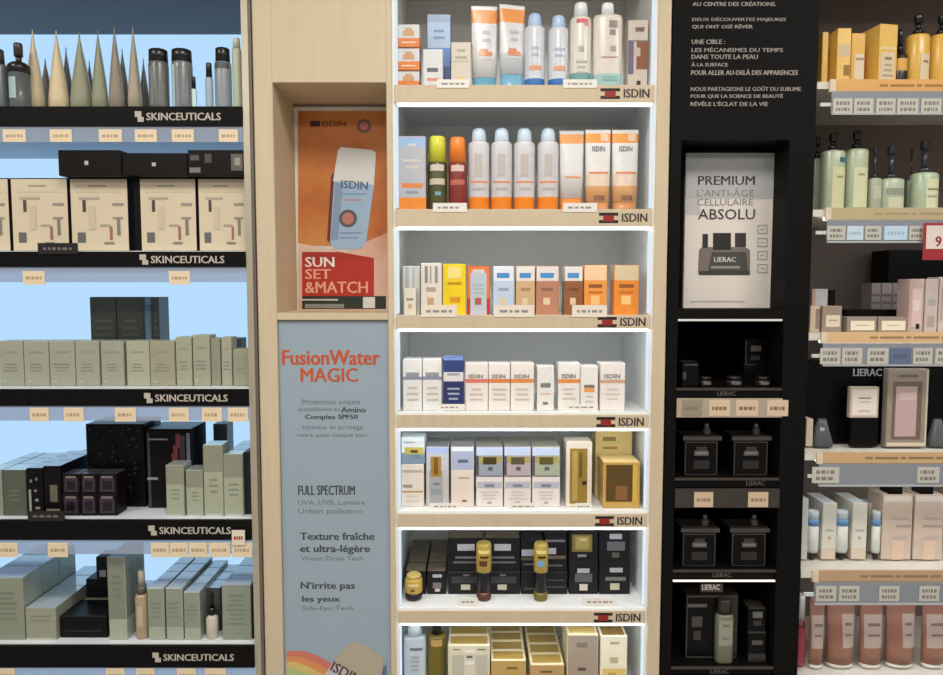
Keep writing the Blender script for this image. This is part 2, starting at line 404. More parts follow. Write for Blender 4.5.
def lofted(desc, name, cat, parts, x0, x1, yt, row, Y=0.03, dr=1.0, pr=(), base=None, yb=None, group=None, rz=0, n=20, rough=0.28, label_on=0, txt=None, face_cam=False):
    """parts: (part name, [(z, a, b, e)...] in fractions of height / half width / half depth, [colour per band])"""
    if row in ('L4', 'L5'): Y -= 0.016
    cx, w, zb, h, where = frame_of(x0, x1, yt, row, Y, base, yb)
    d = w * dr
    if face_cam:
        rz = -math.atan2(cx, CAMD + Y); cx *= (CAMD + Y + d / 2) / (CAMD + Y)
    root = empty(name, (cx, Y + d / 2, zb), rz)
    scaled = []
    for pn, secs, cols in parts:
        ss = [(z * h, a * w / 2, b * d / 2, e) for z, a, b, e in secs]; scaled.append(ss)
        q = MB(); q.loft(ss, [mat(c, rough) if not hasattr(c, 'node_tree') else c for c in cols], n); q.build(pn, root)
    if pr or txt:
        p = MB(); ss = scaled[label_on]; k = 0
        def pt(u, z, k):
            t = max(-0.97, min(0.97, u))
            for s0, s1 in zip(ss, ss[1:]):
                if s0[0] - 1e-9 <= z <= s1[0] + 1e-9: break
            q = min(1, max(0, (z - s0[0]) / max(1e-6, s1[0] - s0[0])))
            ya, yb_ = (c[2] * (1 - abs(t) ** c[3]) ** (1 / c[3]) for c in (s0, s1))
            return (t * (s0[1] + (s1[1] - s0[1]) * q), -(ya + (yb_ - ya) * q) - 0.0006 - 0.0002 * k, z)
        for u0, v0, u1, v1, c in pr:
            big = (u1 - u0) * w * (v1 - v0) * h > 5e-5
            tgt = MB() if big else p
            m_ = mat(c, rough, noise=0); N = 6; U0, U1 = u0 * 2 - 1, u1 * 2 - 1
            cuts = sorted({v0 * h, v1 * h} | {s[0] for s in ss if v0 * h < s[0] < v1 * h})
            for za, zb_ in zip(cuts, cuts[1:]):
                for q in range(N):
                    a, e = U0 + (U1 - U0) * q / N, U0 + (U1 - U0) * (q + 1) / N
                    tgt.face([pt(a, za, k), pt(e, za, k), pt(e, zb_, k), pt(a, zb_, k)], m_, True)
            k += 1
            if big: tgt.build('printed_panel', root)
        if txt:
            for s, u0, v0, u1, v1, c in txt:
                i0 = len(p.v); put_text(p, s, u0 * 2 - 1, u1 * 2 - 1, v0 * h, v1 * h, 0, mat(c, rough, noise=0), 0.02)
                for q in range(i0, len(p.v)): p.v[q] = pt(p.v[q][0], p.v[q][2], k + 1)
        if p.f: p.build('printed_text', root)
    thing(root, desc, cat, where, group)
    return zb + h

def spray(desc, x0, x1, yt, row, Y, base_c, body=(232, 232, 234), cap=(214, 228, 244), pr=(), bh=0.17, group=None, txt=None, ysh=0.84):
    return lofted(desc, 'spray_bottle', 'spray bottle', [
        ('body', [(0, .93, .93, 2), (.012, 1, 1, 2), (bh, 1, 1, 2), (bh + .001, 1, 1, 2), (ysh - .06, 1, 1, 2), (ysh - .02, .93, .93, 2), (ysh, .70, .70, 2)], [base_c, base_c, body]),
        ('cap', [(ysh, .66, .66, 2), (ysh + .01, .68, .68, 2), (.95, .64, .64, 2), (.985, .52, .52, 2), (1, .3, .3, 2)], [cap])],
        x0, x1, yt, row, Y, 1.0, pr, group=group, txt=txt)
def tube(desc, x0, x1, yt, row, Y, capc, cols, pr=(), group=None, rz=0, caph=0.15, bands=((.85, None),), dr=0.62, txt=None):
    """squeeze tube standing on its cap, crimped at the top; cols: band colours bottom to top, bands: their upper ends"""
    ends = [caph + 0.002] + list(bands) + [0.985, 1.0]
    secs = []
    for z in ends:
        t = (z - caph) / (1 - caph); secs.append((z, .93 + .07 * t, max(.04, 1 - t * .97), 2 + 1.2 * t))
    return lofted(desc, 'squeeze_tube', 'tube', [
        ('cap', [(0, .86, .9, 2.2), (.01, .9, .95, 2.2), (caph, .9, .95, 2.2)], [capc]), ('body', secs, list(cols) + [cols[-1]])],
        x0, x1, yt, row, Y, dr, pr, group=group, rz=rz, label_on=1, n=24, txt=txt)
def edge_tube(desc, x0, x1, yt, row, Y, col, capc=None, pr=()):
    """squeeze tube turned side-on, its crimp pointing at the viewer"""
    return lofted(desc, 'squeeze_tube', 'tube', [
        ('cap', [(0, .92, .6, 2), (.06, .95, .62, 2)], [capc or col]),
        ('body', [(.062, 1, .7, 2.4), (.2, .97, .74, 2.4), (.4, .80, .82, 2.4), (.62, .55, .9, 2.4), (.82, .27, .97, 2.4), (.94, .10, 1, 2.6), (1, .07, 1, 3)], [col])],
        x0, x1, yt, row, Y + 0.02, 1.2, pr, label_on=1, face_cam=True)
def pump(desc, x0, x1, yt, row, Y, col, capc=(24, 24, 26), sh=0.70, pr=(), dr=0.75, e=3, dome=0.3, group=None, nozzle=True, collar=.42):
    """bottle with shoulders, collar, stem and pump head"""
    parts = [('body', [(0, .95, .95, e), (.012, 1, 1, e), (sh - .04, 1, 1, e), (sh - .015, .9, .9, e), (sh, .55, .6, 2)], [col]),
             ('collar', [(sh, .46, .46, 2), (sh + .05, .46, .46, 2), (sh + .06, .40, .40, 2)], [capc]),
             ('pump_stem', [(sh + .06, .24, .24, 2), (.80 + .2 * .45, .24, .24, 2)], [capc])]
    parts.append(('pump_head', [(.89, .36, .34, 3), (.985, .36, .34, 3), (1, .32, .30, 3)], [capc]))
    return lofted(desc, 'pump_bottle', 'bottle', parts, x0, x1, yt, row, Y, dr, pr, group=group)
def bottle(desc, x0, x1, yt, row, Y, col, capc, sh=0.75, capw=0.7, pr=(), dr=0.9, e=2, name='bottle', group=None, base_c=None, bh=0.12, base=None, yb=None, capt=.9, txt=None):
    bc = base_c or col
    return lofted(desc, name, 'bottle', [
        ('body', [(0, .94, .94, e), (.012, 1, 1, e), (bh, 1, 1, e), (bh + .001, 1, 1, e), (sh - .05, 1, 1, e), (sh - .012, .94, .94, e), (sh, capw * .95, capw * .95, 2)], [bc, bc, col]),
        ('cap', [(sh, capw, capw, 2), (.985, capw * capt, capw * capt, 2), (1, capw * .85 * capt, capw * .85 * capt, 2)], [capc])],
        x0, x1, yt, row, Y, dr, pr, group=group, base=base, yb=yb, txt=txt)
def dropper(desc, x0, x1, yt, row, Y, col, capc=(20, 20, 22), sh=0.55, pr=(), dr=1.0):
    return lofted(desc, 'dropper_bottle', 'bottle', [
        ('body', [(0, .94, .94, 2), (.015, 1, 1, 2), (sh - .06, 1, 1, 2), (sh, .45, .45, 2)], [col]),
        ('collar', [(sh, .52, .52, 2), (sh + .16, .52, .52, 2)], [capc]),
        ('rubber_bulb', [(sh + .16, .34, .34, 2), (.9, .36, .36, 2), (.97, .26, .26, 2), (1, .12, .12, 2)], [capc])],
        x0, x1, yt, row, Y, dr, pr)

def card(desc, x0, x1, y0, y1, Y, where, col=(236, 232, 224), inkc=(150, 146, 140), name='price_tag', cat='price tag', group=None, nl=1, thick=0.0012, tilt=0):
    ym = (y0 + y1) / 2
    xa, xb = P(x0, ym, Y)[0], P(x1, ym, Y)[0]; za, zb = P(x0, y1, Y)[1], P(x0, y0, Y)[1]
    w, h = (xb - xa) / 2, (zb - za)
    root = empty(name, ((xa + xb) / 2, Y, za))
    bx('card', -w, w, -thick, 0, 0, h, mat(col, 0.45, noise=0.02), root)
    p = MB(); im = mat(inkc, 0.5, noise=0)
    for k in range(nl):
        z = h * (k + 0.72) / (nl + 0.5)
        x = -w * 0.72
        while x < w * 0.6:
            ww = min(random.uniform(.12, .4) * w, w * 0.72 - x); p.face([(x, -thick - .0002, z - h * .11), (x + ww, -thick - .0002, z - h * .11), (x + ww, -thick - .0002, z + h * .11), (x, -thick - .0002, z + h * .11)], im); x += ww + w * .1
    p.build('printed_line', root)
    thing(root, desc, cat, where, group)

# ======================= wooden bay, shelf 1 (top)
OR = (228, 128, 44); SAND = (222, 210, 190); PALE = (226, 226, 224)
t = None
for k, dsc in enumerate(('bottom carton of stacked orange-banded trio', 'middle carton of stacked orange-banded trio', 'top carton of stacked orange-banded trio')):
    y_top = (71, 48, 24)[k]
    t = carton(dsc, 397, 420, y_top, 'C1', 0.035, 0.055, segs=[(.06 if k else .3, (150, 88, 40)), (.42 if k else .5, OR), (1, (214, 216, 218))],
               pr=[(.25, .5, .75, .72, (206, 160, 108)), (.35, .72, .65, .84, (206, 160, 108))] + ([(.2, .2, .8, .26, (250, 220, 190))] if k else []), base=t, yb=(95, 71, 48)[k])
carton('tall pale blue carton with deeper blue lower half', 427, 451, 14, 'C1', 0.10, 0.05, segs=[(.38, (56, 92, 150)), (.60, (84, 140, 212)), (.90, (176, 202, 232)), (1, (150, 178, 206))],
       pr=lines(.68, .84, 2, (120, 150, 200)))
carton('small white carton with grey and orange print', 423, 443, 49, 'C1', 0.03, 0.04, col=(218, 220, 222), pr=[(.2, .44, .75, .54, (90, 96, 100)), (.2, .22, .8, .29, (214, 140, 110))])
carton('small sand-coloured carton with yellow dot', 451, 471, 42, 'C1', 0.045, 0.045, col=(214, 206, 190), pr=lines(.62, .9, 2, (170, 166, 150)) + [(.35, .18, .62, .3, (232, 200, 96)), (.1, .6, .9, .62, (180, 172, 156))])
for k, (a, b, yt, bl, rz) in enumerate(((471, 498, 3, (110, 172, 198), .10), (499, 526, 2, (128, 186, 214), .24))):
    tube(('white orange-topped tube with teal cap', 'white orange-topped tube with pale blue cap')[k], a, b, yt, 'C1', 0.05, bl, [(206, 214, 218) if k else (222, 222, 222), (226, 226, 228), (238, 158, 88), (232, 232, 232)],
         bands=(.45, .80, .955), caph=.17 if not k else .2, rz=rz,
         pr=lines(.36, .40, 1, (200, 190, 180)) + [(.25, .42, .8, .47, (226, 150, 110)), (.3, .47, .62, .50, (226, 150, 110))] + lines(.56, .74, 2, (186, 196, 206), .3, .8))
for k, (a, b, yt) in enumerate(((525, 546, 10), (549, 570, 12))):
    spray('white spray bottle with pale cap and blue base', a, b, yt, 'C1', 0.045, (62, 122, 190), (214, 218, 226), (178, 206, 240), bh=.17,
          pr=lines(.42, .58, 2, (176, 190, 206), .2, .8) + [(.2, .27, .8, .325, (230, 160, 118))], group='blue-based spray bottles')
bottle('white bottle with red neck band and teal base', 571, 593, 0, 'C1', 0.04, (226, 222, 212), (232, 238, 242), sh=.84, capw=.66, base_c=(120, 170, 166), bh=.21,
       pr=[(.25, .755, .78, .80, (216, 96, 110)), (.6, .72, .8, .755, (216, 120, 120)), (.36, .44, .6, .5, (180, 176, 160))] + lines(.18, .36, 3, (196, 190, 178), .2, .8))
bottle('broad white bottle with grey print and teal base', 594, 624, 0, 'C1', 0.04, (224, 216, 206), (230, 238, 244), sh=.86, capw=.44, base_c=(170, 208, 204), bh=.2, e=2.6, dr=.6,
       pr=[(.5, .70, .8, .78, (150, 142, 136)), (.52, .62, .72, .68, (150, 142, 136)), (.55, .44, .75, .5, (176, 166, 152)), (.25, .37, .8, .385, (200, 160, 150)), (.3, .12, .8, .17, (140, 180, 176))])
carton('cream carton with brown portrait shape at shelf end', 628, 648, 20, 'C1', 0.05, 0.05, col=(216, 204, 190),
       pr=[(0, .25, .28, .72, (118, 108, 132)), (.42, .32, 1, .72, (146, 96, 66)), (.3, .5, .62, .62, (205, 190, 180)), (.3, .70, 1, .72, (130, 120, 118)), (.35, .84, .8, .9, (130, 110, 96)), (.45, .08, .65, .16, (74, 30, 30))])
for a, b in ((437, 469), (563, 597)): card('white shelf card leaning on fascia', a, b, 79.5, 88, -0.0035, ROW['C1'][2], name='shelf_card', cat='shelf card', group='white shelf cards')
# ======================= shelf 2
carton('grey carton with pale blue top and orange foot', 398, 426, 136, 'C2', 0.035, 0.06, segs=[(.19, (236, 142, 50)), (.86, (186, 190, 196)), (1, (160, 192, 226))],
       pr=lines(.55, .72, 2, (214, 208, 200)) + [(.12, .32, .88, .38, (232, 140, 80))] + lines(.22, .30, 1, (150, 156, 168)) + [(.35, .86, .65, .9, (205, 214, 222))])
bottle('dark olive bottle with lime yellow cap', 427, 447, 135, 'C2', 0.04, (78, 78, 40), (216, 214, 62), sh=.66, capw=.93, capt=.86,
       pr=[(.15, .54, .85, .62, (214, 204, 190)), (.12, .36, .88, .44, (206, 198, 176)), (.4, .22, .7, .27, (120, 170, 200))])
bottle('dark red bottle with bright orange cap', 448, 467, 136, 'C2', 0.04, (130, 44, 36), (242, 132, 44), sh=.66, capw=.93, capt=.86,
       pr=[(.15, .54, .85, .62, (226, 196, 190)), (.12, .36, .88, .43, (196, 110, 96))])
for k, (a, b) in enumerate(((468, 490), (491, 513), (514, 536), (538, 560))):
    spray('white spray bottle with domed cap and orange foot', a, b, 126, 'C2', 0.04, (238, 138, 40), (208, 206, 208), (200, 216, 230), bh=.18,
          pr=[(.1, .345, .9, .365, (236, 150, 96)), (.3, .42, .66, .68, (196, 188, 184))] + lines(.24, .31, 1, (188, 184, 184)), txt=[('ISDIN', .3, .9, .7, .93, (120, 160, 200))] if 0 else None, group='orange-footed spray bottles')
tube('white tube with orange collar and orange cap', 560, 585, 129, 'C2', 0.045, (232, 146, 66), [(222, 220, 218), (222, 222, 222), (232, 160, 96), (232, 228, 222)], bands=(.5, .84, .955), caph=.17,
     pr=lines(.36, .46, 2, (206, 198, 190)) + [(.2, .42, .85, .44, (230, 150, 100))])
for k, (a, b) in enumerate(((586, 612), (613, 640))):
    tube('white tube fading to orange with logo on top', a, b, 128, 'C2', 0.04, (208, 146, 92), [(220, 168, 116), (226, 206, 186), (226, 224, 220), (228, 226, 222), (238, 160, 80), (236, 232, 226)],
         bands=(.32, .46, .70, .84, .955), caph=.12, pr=[(.3, .14, .75, .2, (130, 80, 50)), (.12, .465, .92, .49, (226, 140, 90)), (.6, .86, .88, .95, (240, 200, 170))], txt=[('ISDIN', .26, .735, .76, .80, (84, 96, 120))], group='orange-fading tubes')
for a, b in ((433, 467), (563, 597)): card('white shelf card leaning on fascia', a, b, 203, 212, -0.0035, ROW['C2'][2], name='shelf_card', cat='shelf card', group='white shelf cards')
# ======================= shelf 3
carton('narrow clear-topped carton with grey stripes', 403, 420, 266, 'C3', 0.06, 0.04, col=(214, 212, 206), pr=[(.1, .5, .35, .98, (176, 178, 178)), (.55, .5, .7, .98, (186, 188, 188))])
carton('narrow cream carton standing in front of striped carton', 404, 416, 288, 'C3', 0.025, 0.028, col=(228, 218, 204), pr=[(.2, .55, .8, .63, (150, 140, 130))] + [(.35, .25, .65, .42, (206, 170, 130))])
carton('white carton with dark grey upright stripes', 421, 442, 263, 'C3', 0.03, 0.045, col=(226, 218, 206),
       pr=[(.18, .62, .32, .94, (140, 136, 132)), (.42, .62, .5, .94, (168, 162, 158)), (.66, .62, .8, .94, (150, 146, 142)), (.25, .46, .7, .54, (176, 160, 146)), (.3, .2, .6, .34, (196, 160, 120))])
carton('bright yellow carton with pale label', 443, 466, 264, 'C3', 0.03, 0.045, col=(238, 208, 32), pr=[(.2, .72, .8, .95, (240, 222, 130)), (.2, .60, .8, .65, (190, 150, 30)), (.3, .26, .75, .36, (214, 150, 40))])
t = carton('orange carton with silver rounded bottle print', 467, 490, 266, 'C3', 0.03, 0.045, segs=[(.35, (196, 56, 40)), (1, (232, 130, 66))],
       pr=[(.14, 0.02, .86, .86, (192, 200, 210)), (.24, .86, .76, .93, (206, 208, 210)), (.34, .22, .62, .36, (176, 96, 84))] + lines(.42, .66, 3, (176, 184, 196), .2, .8))
FUS = [('pale blue carton with white bands', 493, 514, (196, 212, 232), (230, 234, 238)), ('beige carton with white top and blue mark', 516, 535, (212, 178, 136), (232, 228, 222)),
       ('pinkish tan carton with white top and blue mark', 536, 559, (188, 132, 104), (228, 220, 214)), ('dark brown carton with white top and blue mark', 564, 583, (150, 96, 62), (230, 226, 220))]
for dsc, a, b, c, tcol in FUS:
    carton(dsc, a, b, 266, 'C3', 0.03, 0.045, segs=[(.70, c), (1, tcol)], pr=[(.18, .76, .78, .86, (78, 146, 204)), (.25, .50, .75, .56, tuple(int(v * .8) for v in c)), (.32, .22, .62, .36, (228, 206, 170))])
for dsc, a, b, c, tcol in (('light orange carton with peach top', 584, 607, (238, 158, 74), (246, 206, 164)), ('deep orange carton with grey label at shelf end', 614, 639, (232, 142, 52), (214, 196, 160))):
    carton(dsc, a, b, 265, 'C3', 0.03, 0.05, segs=[(.70, c), (1, tcol)], pr=[(.2, .55, .8, .62, (150, 90, 40)), (.3, .22, .68, .40, (248, 200, 130)), (.2, .44, .8, .48, (200, 110, 40))])
for a, b in ((421, 457), (494, 534), (572, 607)): card('cream shelf card leaning on fascia', a, b, 305, 317, -0.0035, ROW['C3'][2], name='shelf_card', cat='shelf card', group='cream shelf cards', col=(236, 226, 210))
# ======================= shelf 4
for k, (a, b) in enumerate(((403, 422), (422.5, 442))):
    carton('white carton with dark grey band', a, b, 359, 'C4', 0.035, 0.05, col=(230, 228, 224), pr=[(0, .60, 1, .66, (140, 142, 162)), (.15, .66, .85, .74, (150, 152, 160))] + lines(.15, .5, 3, (200, 190, 178)), group='grey-banded cartons')
carton('navy blue carton with white band', 443, 464, 357, 'C4', 0.03, 0.05, segs=[(.55, (46, 54, 104)), (.72, (226, 222, 222)), (.94, (52, 66, 120)), (1, (130, 156, 214))], pr=lines(.18, .46, 3, (170, 176, 196), .2, .8) + [(.2, .66, .8, .7, (160, 160, 170))])
for dsc, a, b, c in (('white carton with salmon red band', 465, 488, (222, 120, 104)), ('white carton with deep orange band', 488.5, 510, (222, 130, 66)), ('white carton with light orange band', 510.5, 534, (226, 140, 76))):
    carton(dsc, a, b, 363, 'C4', 0.035, 0.05, col=(234, 226, 218), pr=[(0, .585, 1, .665, c), ] + lines(.18, .5, 3, (204, 188, 174)), txt=[('ISDIN', .16, .68, .78, .76, (120, 112, 108))])
carton('slim white carton with small grey print', 537, 554, 366, 'C4', 0.03, 0.04, col=(232, 228, 222), pr=[(.2, .52, .8, .62, (130, 130, 128)), (.2, .36, .8, .40, (220, 190, 160)), (.35, .14, .65, .2, (120, 118, 116))])
carton('white carton with short orange band beside slim carton', 558, 580, 363, 'C4', 0.035, 0.05, col=(236, 230, 224), pr=[(0, .58, 1, .66, (228, 140, 70)), ] + lines(.2, .5, 3, (206, 192, 180)), txt=[('ISDIN', .16, .68, .8, .77, (120, 112, 108))])
carton('white carton with small orange square', 580.5, 598, 366, 'C4', 0.03, 0.045, col=(234, 230, 226), pr=[(.2, .42, .8, .52, (240, 160, 84)), (.2, .52, .8, .58, (120, 110, 106))] + lines(.15, .38, 2, (206, 196, 186)))
carton('white carton with tan band at the row end', 600, 625, 363, 'C4', 0.03, 0.05, col=(234, 226, 220), pr=[(0, .58, 1, .65, (206, 164, 136)), ] + lines(.2, .5, 3, (210, 198, 188)), txt=[('ISDIN', .16, .68, .8, .77, (130, 122, 118))])
for a, b in ((437, 465), (564, 598)): card('white shelf card on shelf edge', a, b, 404, 410.5, 0.012, ROW['C4'][2], name='shelf_card', cat='shelf card', group='white shelf cards')
# ======================= shelf 5
t = carton('lower white carton with fine gold line', 401, 424, 464, 'C5', 0.03, 0.055, col=(230, 220, 208), pr=[(.05, .80, .95, .86, (190, 176, 160)), (.08, .45, .5, .52, (160, 152, 138)), (.05, .34, .95, .37, (180, 140, 60))] + lines(.08, .3, 2, (214, 202, 190)))
carton('white carton with teal foot stacked on gold-lined carton', 401, 425, 437, 'C5', 0.03, 0.055, segs=[(.42, (126, 152, 168)), (1, (226, 234, 232))], base=t, yb=464,
       pr=[(.15, .36, .95, .62, (196, 178, 92)), (.4, .42, .7, .52, (70, 66, 30)), (.1, .78, .6, .83, (170, 180, 182)), (.55, .2, .8, .36, (110, 140, 160))])
carton('pale blue carton with golden bottle print', 426, 449, 447, 'C5', 0.035, 0.055, segs=[(.62, (200, 196, 194)), (.9, (196, 200, 212)), (1, (172, 190, 232))], deep=2, top=(150, 154, 158), rough=.3,
       pr=[(.14, .06, .74, .6, (168, 170, 174)), (.2, .50, .66, .84, (168, 132, 58)), (.34, .54, .52, .82, (124, 88, 22)), (.3, .36, .6, .40, (120, 126, 138)), (.2, .20, .66, .3, (150, 156, 160))])
carton('tall white carton with slate blue label', 451, 474, 447, 'C5', 0.03, 0.055, segs=[(.62, (230, 216, 202)), (.93, (172, 182, 206)), (1, (226, 232, 238))], deep=2, top=(156, 158, 160),
       pr=[(.3, .74, .75, .79, (96, 100, 126)), (.3, .47, .8, .50, (186, 166, 150)), (.48, .08, .68, .12, (130, 110, 80))])
for dsc, a, b, jar, tint in (('grey', 476, 503, (70, 62, 28), (158, 164, 178)), ('pink', 504, 531, (92, 84, 60), (188, 172, 178)), ('green', 532, 560, (90, 86, 40), (170, 178, 156))):
    t = carton('lower white carton with %s jar carton on it' % dsc, a, b, 477, 'C5', 0.03, 0.06, col=(230, 222, 218), pr=[(.04, .62, .96, .84, (186, 188, 200)), (.32, .66, .68, .76, (130, 134, 150))] + lines(.22, .55, 3, (206, 196, 192)) + [(.42, .1, .58, .18, (196, 170, 140))])
    carton('carton with %s jar print stacked on white carton' % dsc, a, b, 447, 'C5', 0.03, 0.06, segs=[(.52, tint), (.72, tint), (1, (194, 210, 236))], base=t, yb=477, deep=2, top=(160, 156, 138),
           pr=[(0, .05, .1, .7, (84, 84, 90)), (.12, .48, .95, .68, (176, 160, 96)), (.26, .42, .76, .66, jar), (.45, .22, .62, .34, (90, 96, 106)), (.12, .02, .95, .05, (110, 112, 118))])
carton('tall slim carton with white frame around gold', 566, 592, 442, 'C5', 0.03, 0.06, col=(228, 216, 198), pr=[(.14, .05, .82, .90, (150, 122, 52)), (.24, .1, .44, .86, (184, 156, 84)), (.5, .45, .62, .84, (110, 86, 30)), (.62, .34, .8, .40, (70, 30, 18))])
carton('dark bronze gift box with gold edges', 603, 640, 462, 'C5', 0.02, 0.07, col=(196, 160, 84), top=(226, 202, 140), rough=.25, pr=[(.08, .14, .80, .94, (92, 70, 30)), (.34, .18, .66, .48, (140, 96, 56)), (.8, .14, .92, .95, (214, 176, 82))])
carton('gold and cream carton behind the bronze gift box', 595, 632, 430, 'C5', 0.10, 0.06, col=(222, 198, 132), pr=[(.2, .84, .55, .90, (150, 130, 80)), (.2, .72, .6, .76, (170, 130, 70)), (.05, .58, .95, .61, (180, 144, 84))], rough=.25)
for a, b in ((430, 460), (508, 538), (575, 592)): card('white shelf card on shelf edge', a, b, 503, 509.5, 0.01, ROW['C5'][2], name='shelf_card', cat='shelf card', group='white shelf cards', nl=1)
# ======================= shelf 6
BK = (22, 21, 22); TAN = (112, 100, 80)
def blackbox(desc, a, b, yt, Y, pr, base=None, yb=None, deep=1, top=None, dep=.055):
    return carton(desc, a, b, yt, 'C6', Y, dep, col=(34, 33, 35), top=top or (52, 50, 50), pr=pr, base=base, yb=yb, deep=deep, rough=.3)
J1 = [(.3, .72, .78, .86, (176, 178, 184)), (.3, .25, .75, .5, (120, 112, 112)), (.42, .12, .68, .24, (214, 200, 180))]
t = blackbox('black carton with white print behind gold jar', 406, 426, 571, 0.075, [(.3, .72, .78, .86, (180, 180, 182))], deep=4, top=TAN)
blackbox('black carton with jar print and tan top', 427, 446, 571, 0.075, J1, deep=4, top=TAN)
for k, (a, b) in enumerate(((448, 484), (485, 520))):
    t = blackbox('lower black carton with small cream square', a, b, 572, 0.075, [(.36, .2, .62, .44, (196, 192, 174)), (.1, .5, .9, .8, (52, 52, 54)), (.42, .82, .6, .9, (110, 110, 110))])
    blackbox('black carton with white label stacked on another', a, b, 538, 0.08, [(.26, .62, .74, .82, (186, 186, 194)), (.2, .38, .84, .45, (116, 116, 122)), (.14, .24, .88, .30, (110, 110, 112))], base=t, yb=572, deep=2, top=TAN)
t = blackbox('plain lower black carton behind tall gold tester', 521, 544, 572, 0.075, [(.1, .2, .9, .3, (60, 60, 62))])
blackbox('black carton with wide white label behind tall tester', 521, 544, 541, 0.08, [(.02, .50, .98, .72, (178, 180, 190)), (.1, .2, .9, .26, (100, 100, 106)), (0, .36, 1, .46, (92, 84, 66))], base=t, yb=572, top=(40, 40, 42), deep=2)
t = blackbox('lower black carton with grey lines beside tall tester', 545, 567, 572, 0.075, [(.1, .3, .9, .36, (74, 74, 76)), (.1, .6, .9, .66, (70, 70, 74))])
blackbox('black carton with half white label beside tall tester', 545, 567, 537, 0.08, [(.02, .50, .5, .68, (196, 196, 204)), (.02, .36, .95, .46, (110, 100, 82)), (.1, .14, .8, .2, (90, 90, 96)), (.0, .86, .9, .92, (120, 120, 122))], base=t, yb=572, deep=2)
t = blackbox('lower black carton below gold jar print', 569, 598, 562, 0.075, [(.28, .66, .7, .80, (176, 176, 178)), (.2, .38, .8, .64, (90, 90, 94)), (.36, .12, .64, .32, (206, 200, 184))])
blackbox('black carton with round gold jar print', 569, 598, 530, 0.075, [(.1, .32, .80, .86, (128, 114, 58)), (.22, .4, .7, .8, (168, 150, 84)), (.36, .66, .62, .74, (200, 186, 140)), (.3, .16, .6, .24, (150, 150, 152))], base=t, yb=562)
t = blackbox('lower black carton at row end with jar outline', 599, 630, 562, 0.075, [(.34, .68, .76, .82, (178, 178, 182)), (.2, .42, .86, .54, (110, 112, 114)), (.36, .14, .66, .34, (196, 190, 160))])
blackbox('upper black carton at row end with white label', 599, 630, 530, 0.075, [(.34, .72, .74, .88, (186, 188, 194)), (.26, .36, .84, .64, (104, 104, 110)), (.42, .14, .66, .3, (96, 90, 84))], base=t, yb=562)
lofted('squat gold tester jar with black foot', 'tester_jar', 'jar', [('foot', [(0, .8, .8, 2), (.04, .95, .95, 2), (.30, .95, .95, 2)], [(20, 18, 18)]),
       ('body', [(.30, .98, .98, 2), (.34, 1, 1, 2), (.78, 1, 1, 2), (.84, .9, .9, 2)], [(196, 164, 74)]), ('lid', [(.84, .8, .8, 2), (.97, .8, .8, 2), (1, .7, .7, 2)], [(206, 184, 110)])],
       404, 422, 577, 'C6', 0.03, 1.0, pr=[(.2, .60, .8, .70, (226, 206, 160)), (.35, .4, .6, .5, (120, 90, 30))], label_on=1, rough=.22)
for dsc, a, b, foot, lab in (('tall gold-capped tester bottle with brown foot', 476, 492, (84, 50, 36), (96, 60, 20)), ('tall gold-capped tester bottle with blue label', 534, 549, (112, 98, 40), (112, 160, 196))):
    lofted(dsc, 'tester_bottle', 'bottle', [('foot', [(0, .9, .9, 2), (.02, .95, .95, 2), (.15, .95, .95, 2)], [foot]), ('body', [(.15, .84, .84, 2), (.17, .86, .86, 2), (.46, .86, .86, 2), (.5, .8, .8, 2)], [(26, 25, 27)]),
           ('cap', [(.5, .96, .96, 2), (.51, 1, 1, 2), (.95, 1, 1, 2), (.985, .92, .92, 2), (1, .8, .8, 2)], [(170, 146, 66)])], a, b, 545, 'C6', 0.03, 1.0,
           pr=[(.2, .62, .7, .72, lab), (.15, .84, .85, .90, (222, 204, 130)), (.25, .76, .8, .80, (70, 52, 16))], label_on=2, rough=.22)
for a, b in ((459, 478), (582, 617)): card('white shelf card on shelf edge', a, b, 598, 605.5, 0.008, ROW['C6'][2], name='shelf_card', cat='shelf card', group='white shelf cards')
# ======================= shelf 7 (cut by the frame)
bottle('silver blue bottle with clear cap', 403, 426, 625, 'C7', 0.04, (186, 198, 206), (206, 222, 226), sh=.80, capw=.62, e=3, dr=.6, pr=[(.3, .62, .85, .66, (110, 116, 122))] + lines(.3, .56, 4, (160, 170, 176), .25, .8))
bottle('olive gold bottle with black cap', 427, 446, 627, 'C7', 0.04, (104, 92, 24), (18, 17, 16), sh=.84, capw=.5, dr=.9, pr=[(.2, .70, .8, .80, (186, 152, 84))])
OC = (176, 148, 76); CRM = (234, 222, 182)
def topbox(desc, a, b, yt, pr, deep, dep, col=CRM, top=OC, tm=.006, Y=.03, segs=None): return carton(desc, a, b, yt, 'C7', Y, dep, col=col, segs=segs, top=top, topmargin=tm, pr=pr, deep=deep)
topbox('cream carton with white squares down the middle', 448, 490, 645, [(.4, .84, .62, .90, (236, 236, 232)), (.44, .74, .58, .79, (110, 106, 96)), (.4, .60, .62, .68, (232, 232, 230)), (.12, .9, .3, .925, (150, 140, 110)), (.7, .9, .9, .925, (120, 112, 90)), (.1, .3, .38, .8, (190, 184, 170)), (.66, .3, .94, .8, (190, 184, 170))], 3, .05, col=(216, 208, 184))
topbox('low ochre carton with cream edges and dark print', 491, 526, 660, [(0, .0, 1, .97, (190, 156, 92)), (.45, .74, .75, .8, (110, 84, 46))], 4, .047)
topbox('lowest ochre carton with cream edges', 530, 564, 664, [(0, 0, 1, .95, (186, 152, 96)), (.3, .72, .66, .78, (100, 80, 50))], 4, .05)
topbox('grey-brown carton with cream rim', 567, 598, 634, [(.02, .1, .98, .97, (164, 150, 134)), (.3, .78, .65, .86, (128, 116, 104)), (.35, .40, .6, .45, (84, 70, 60))], 2, .05, top=(214, 186, 110))
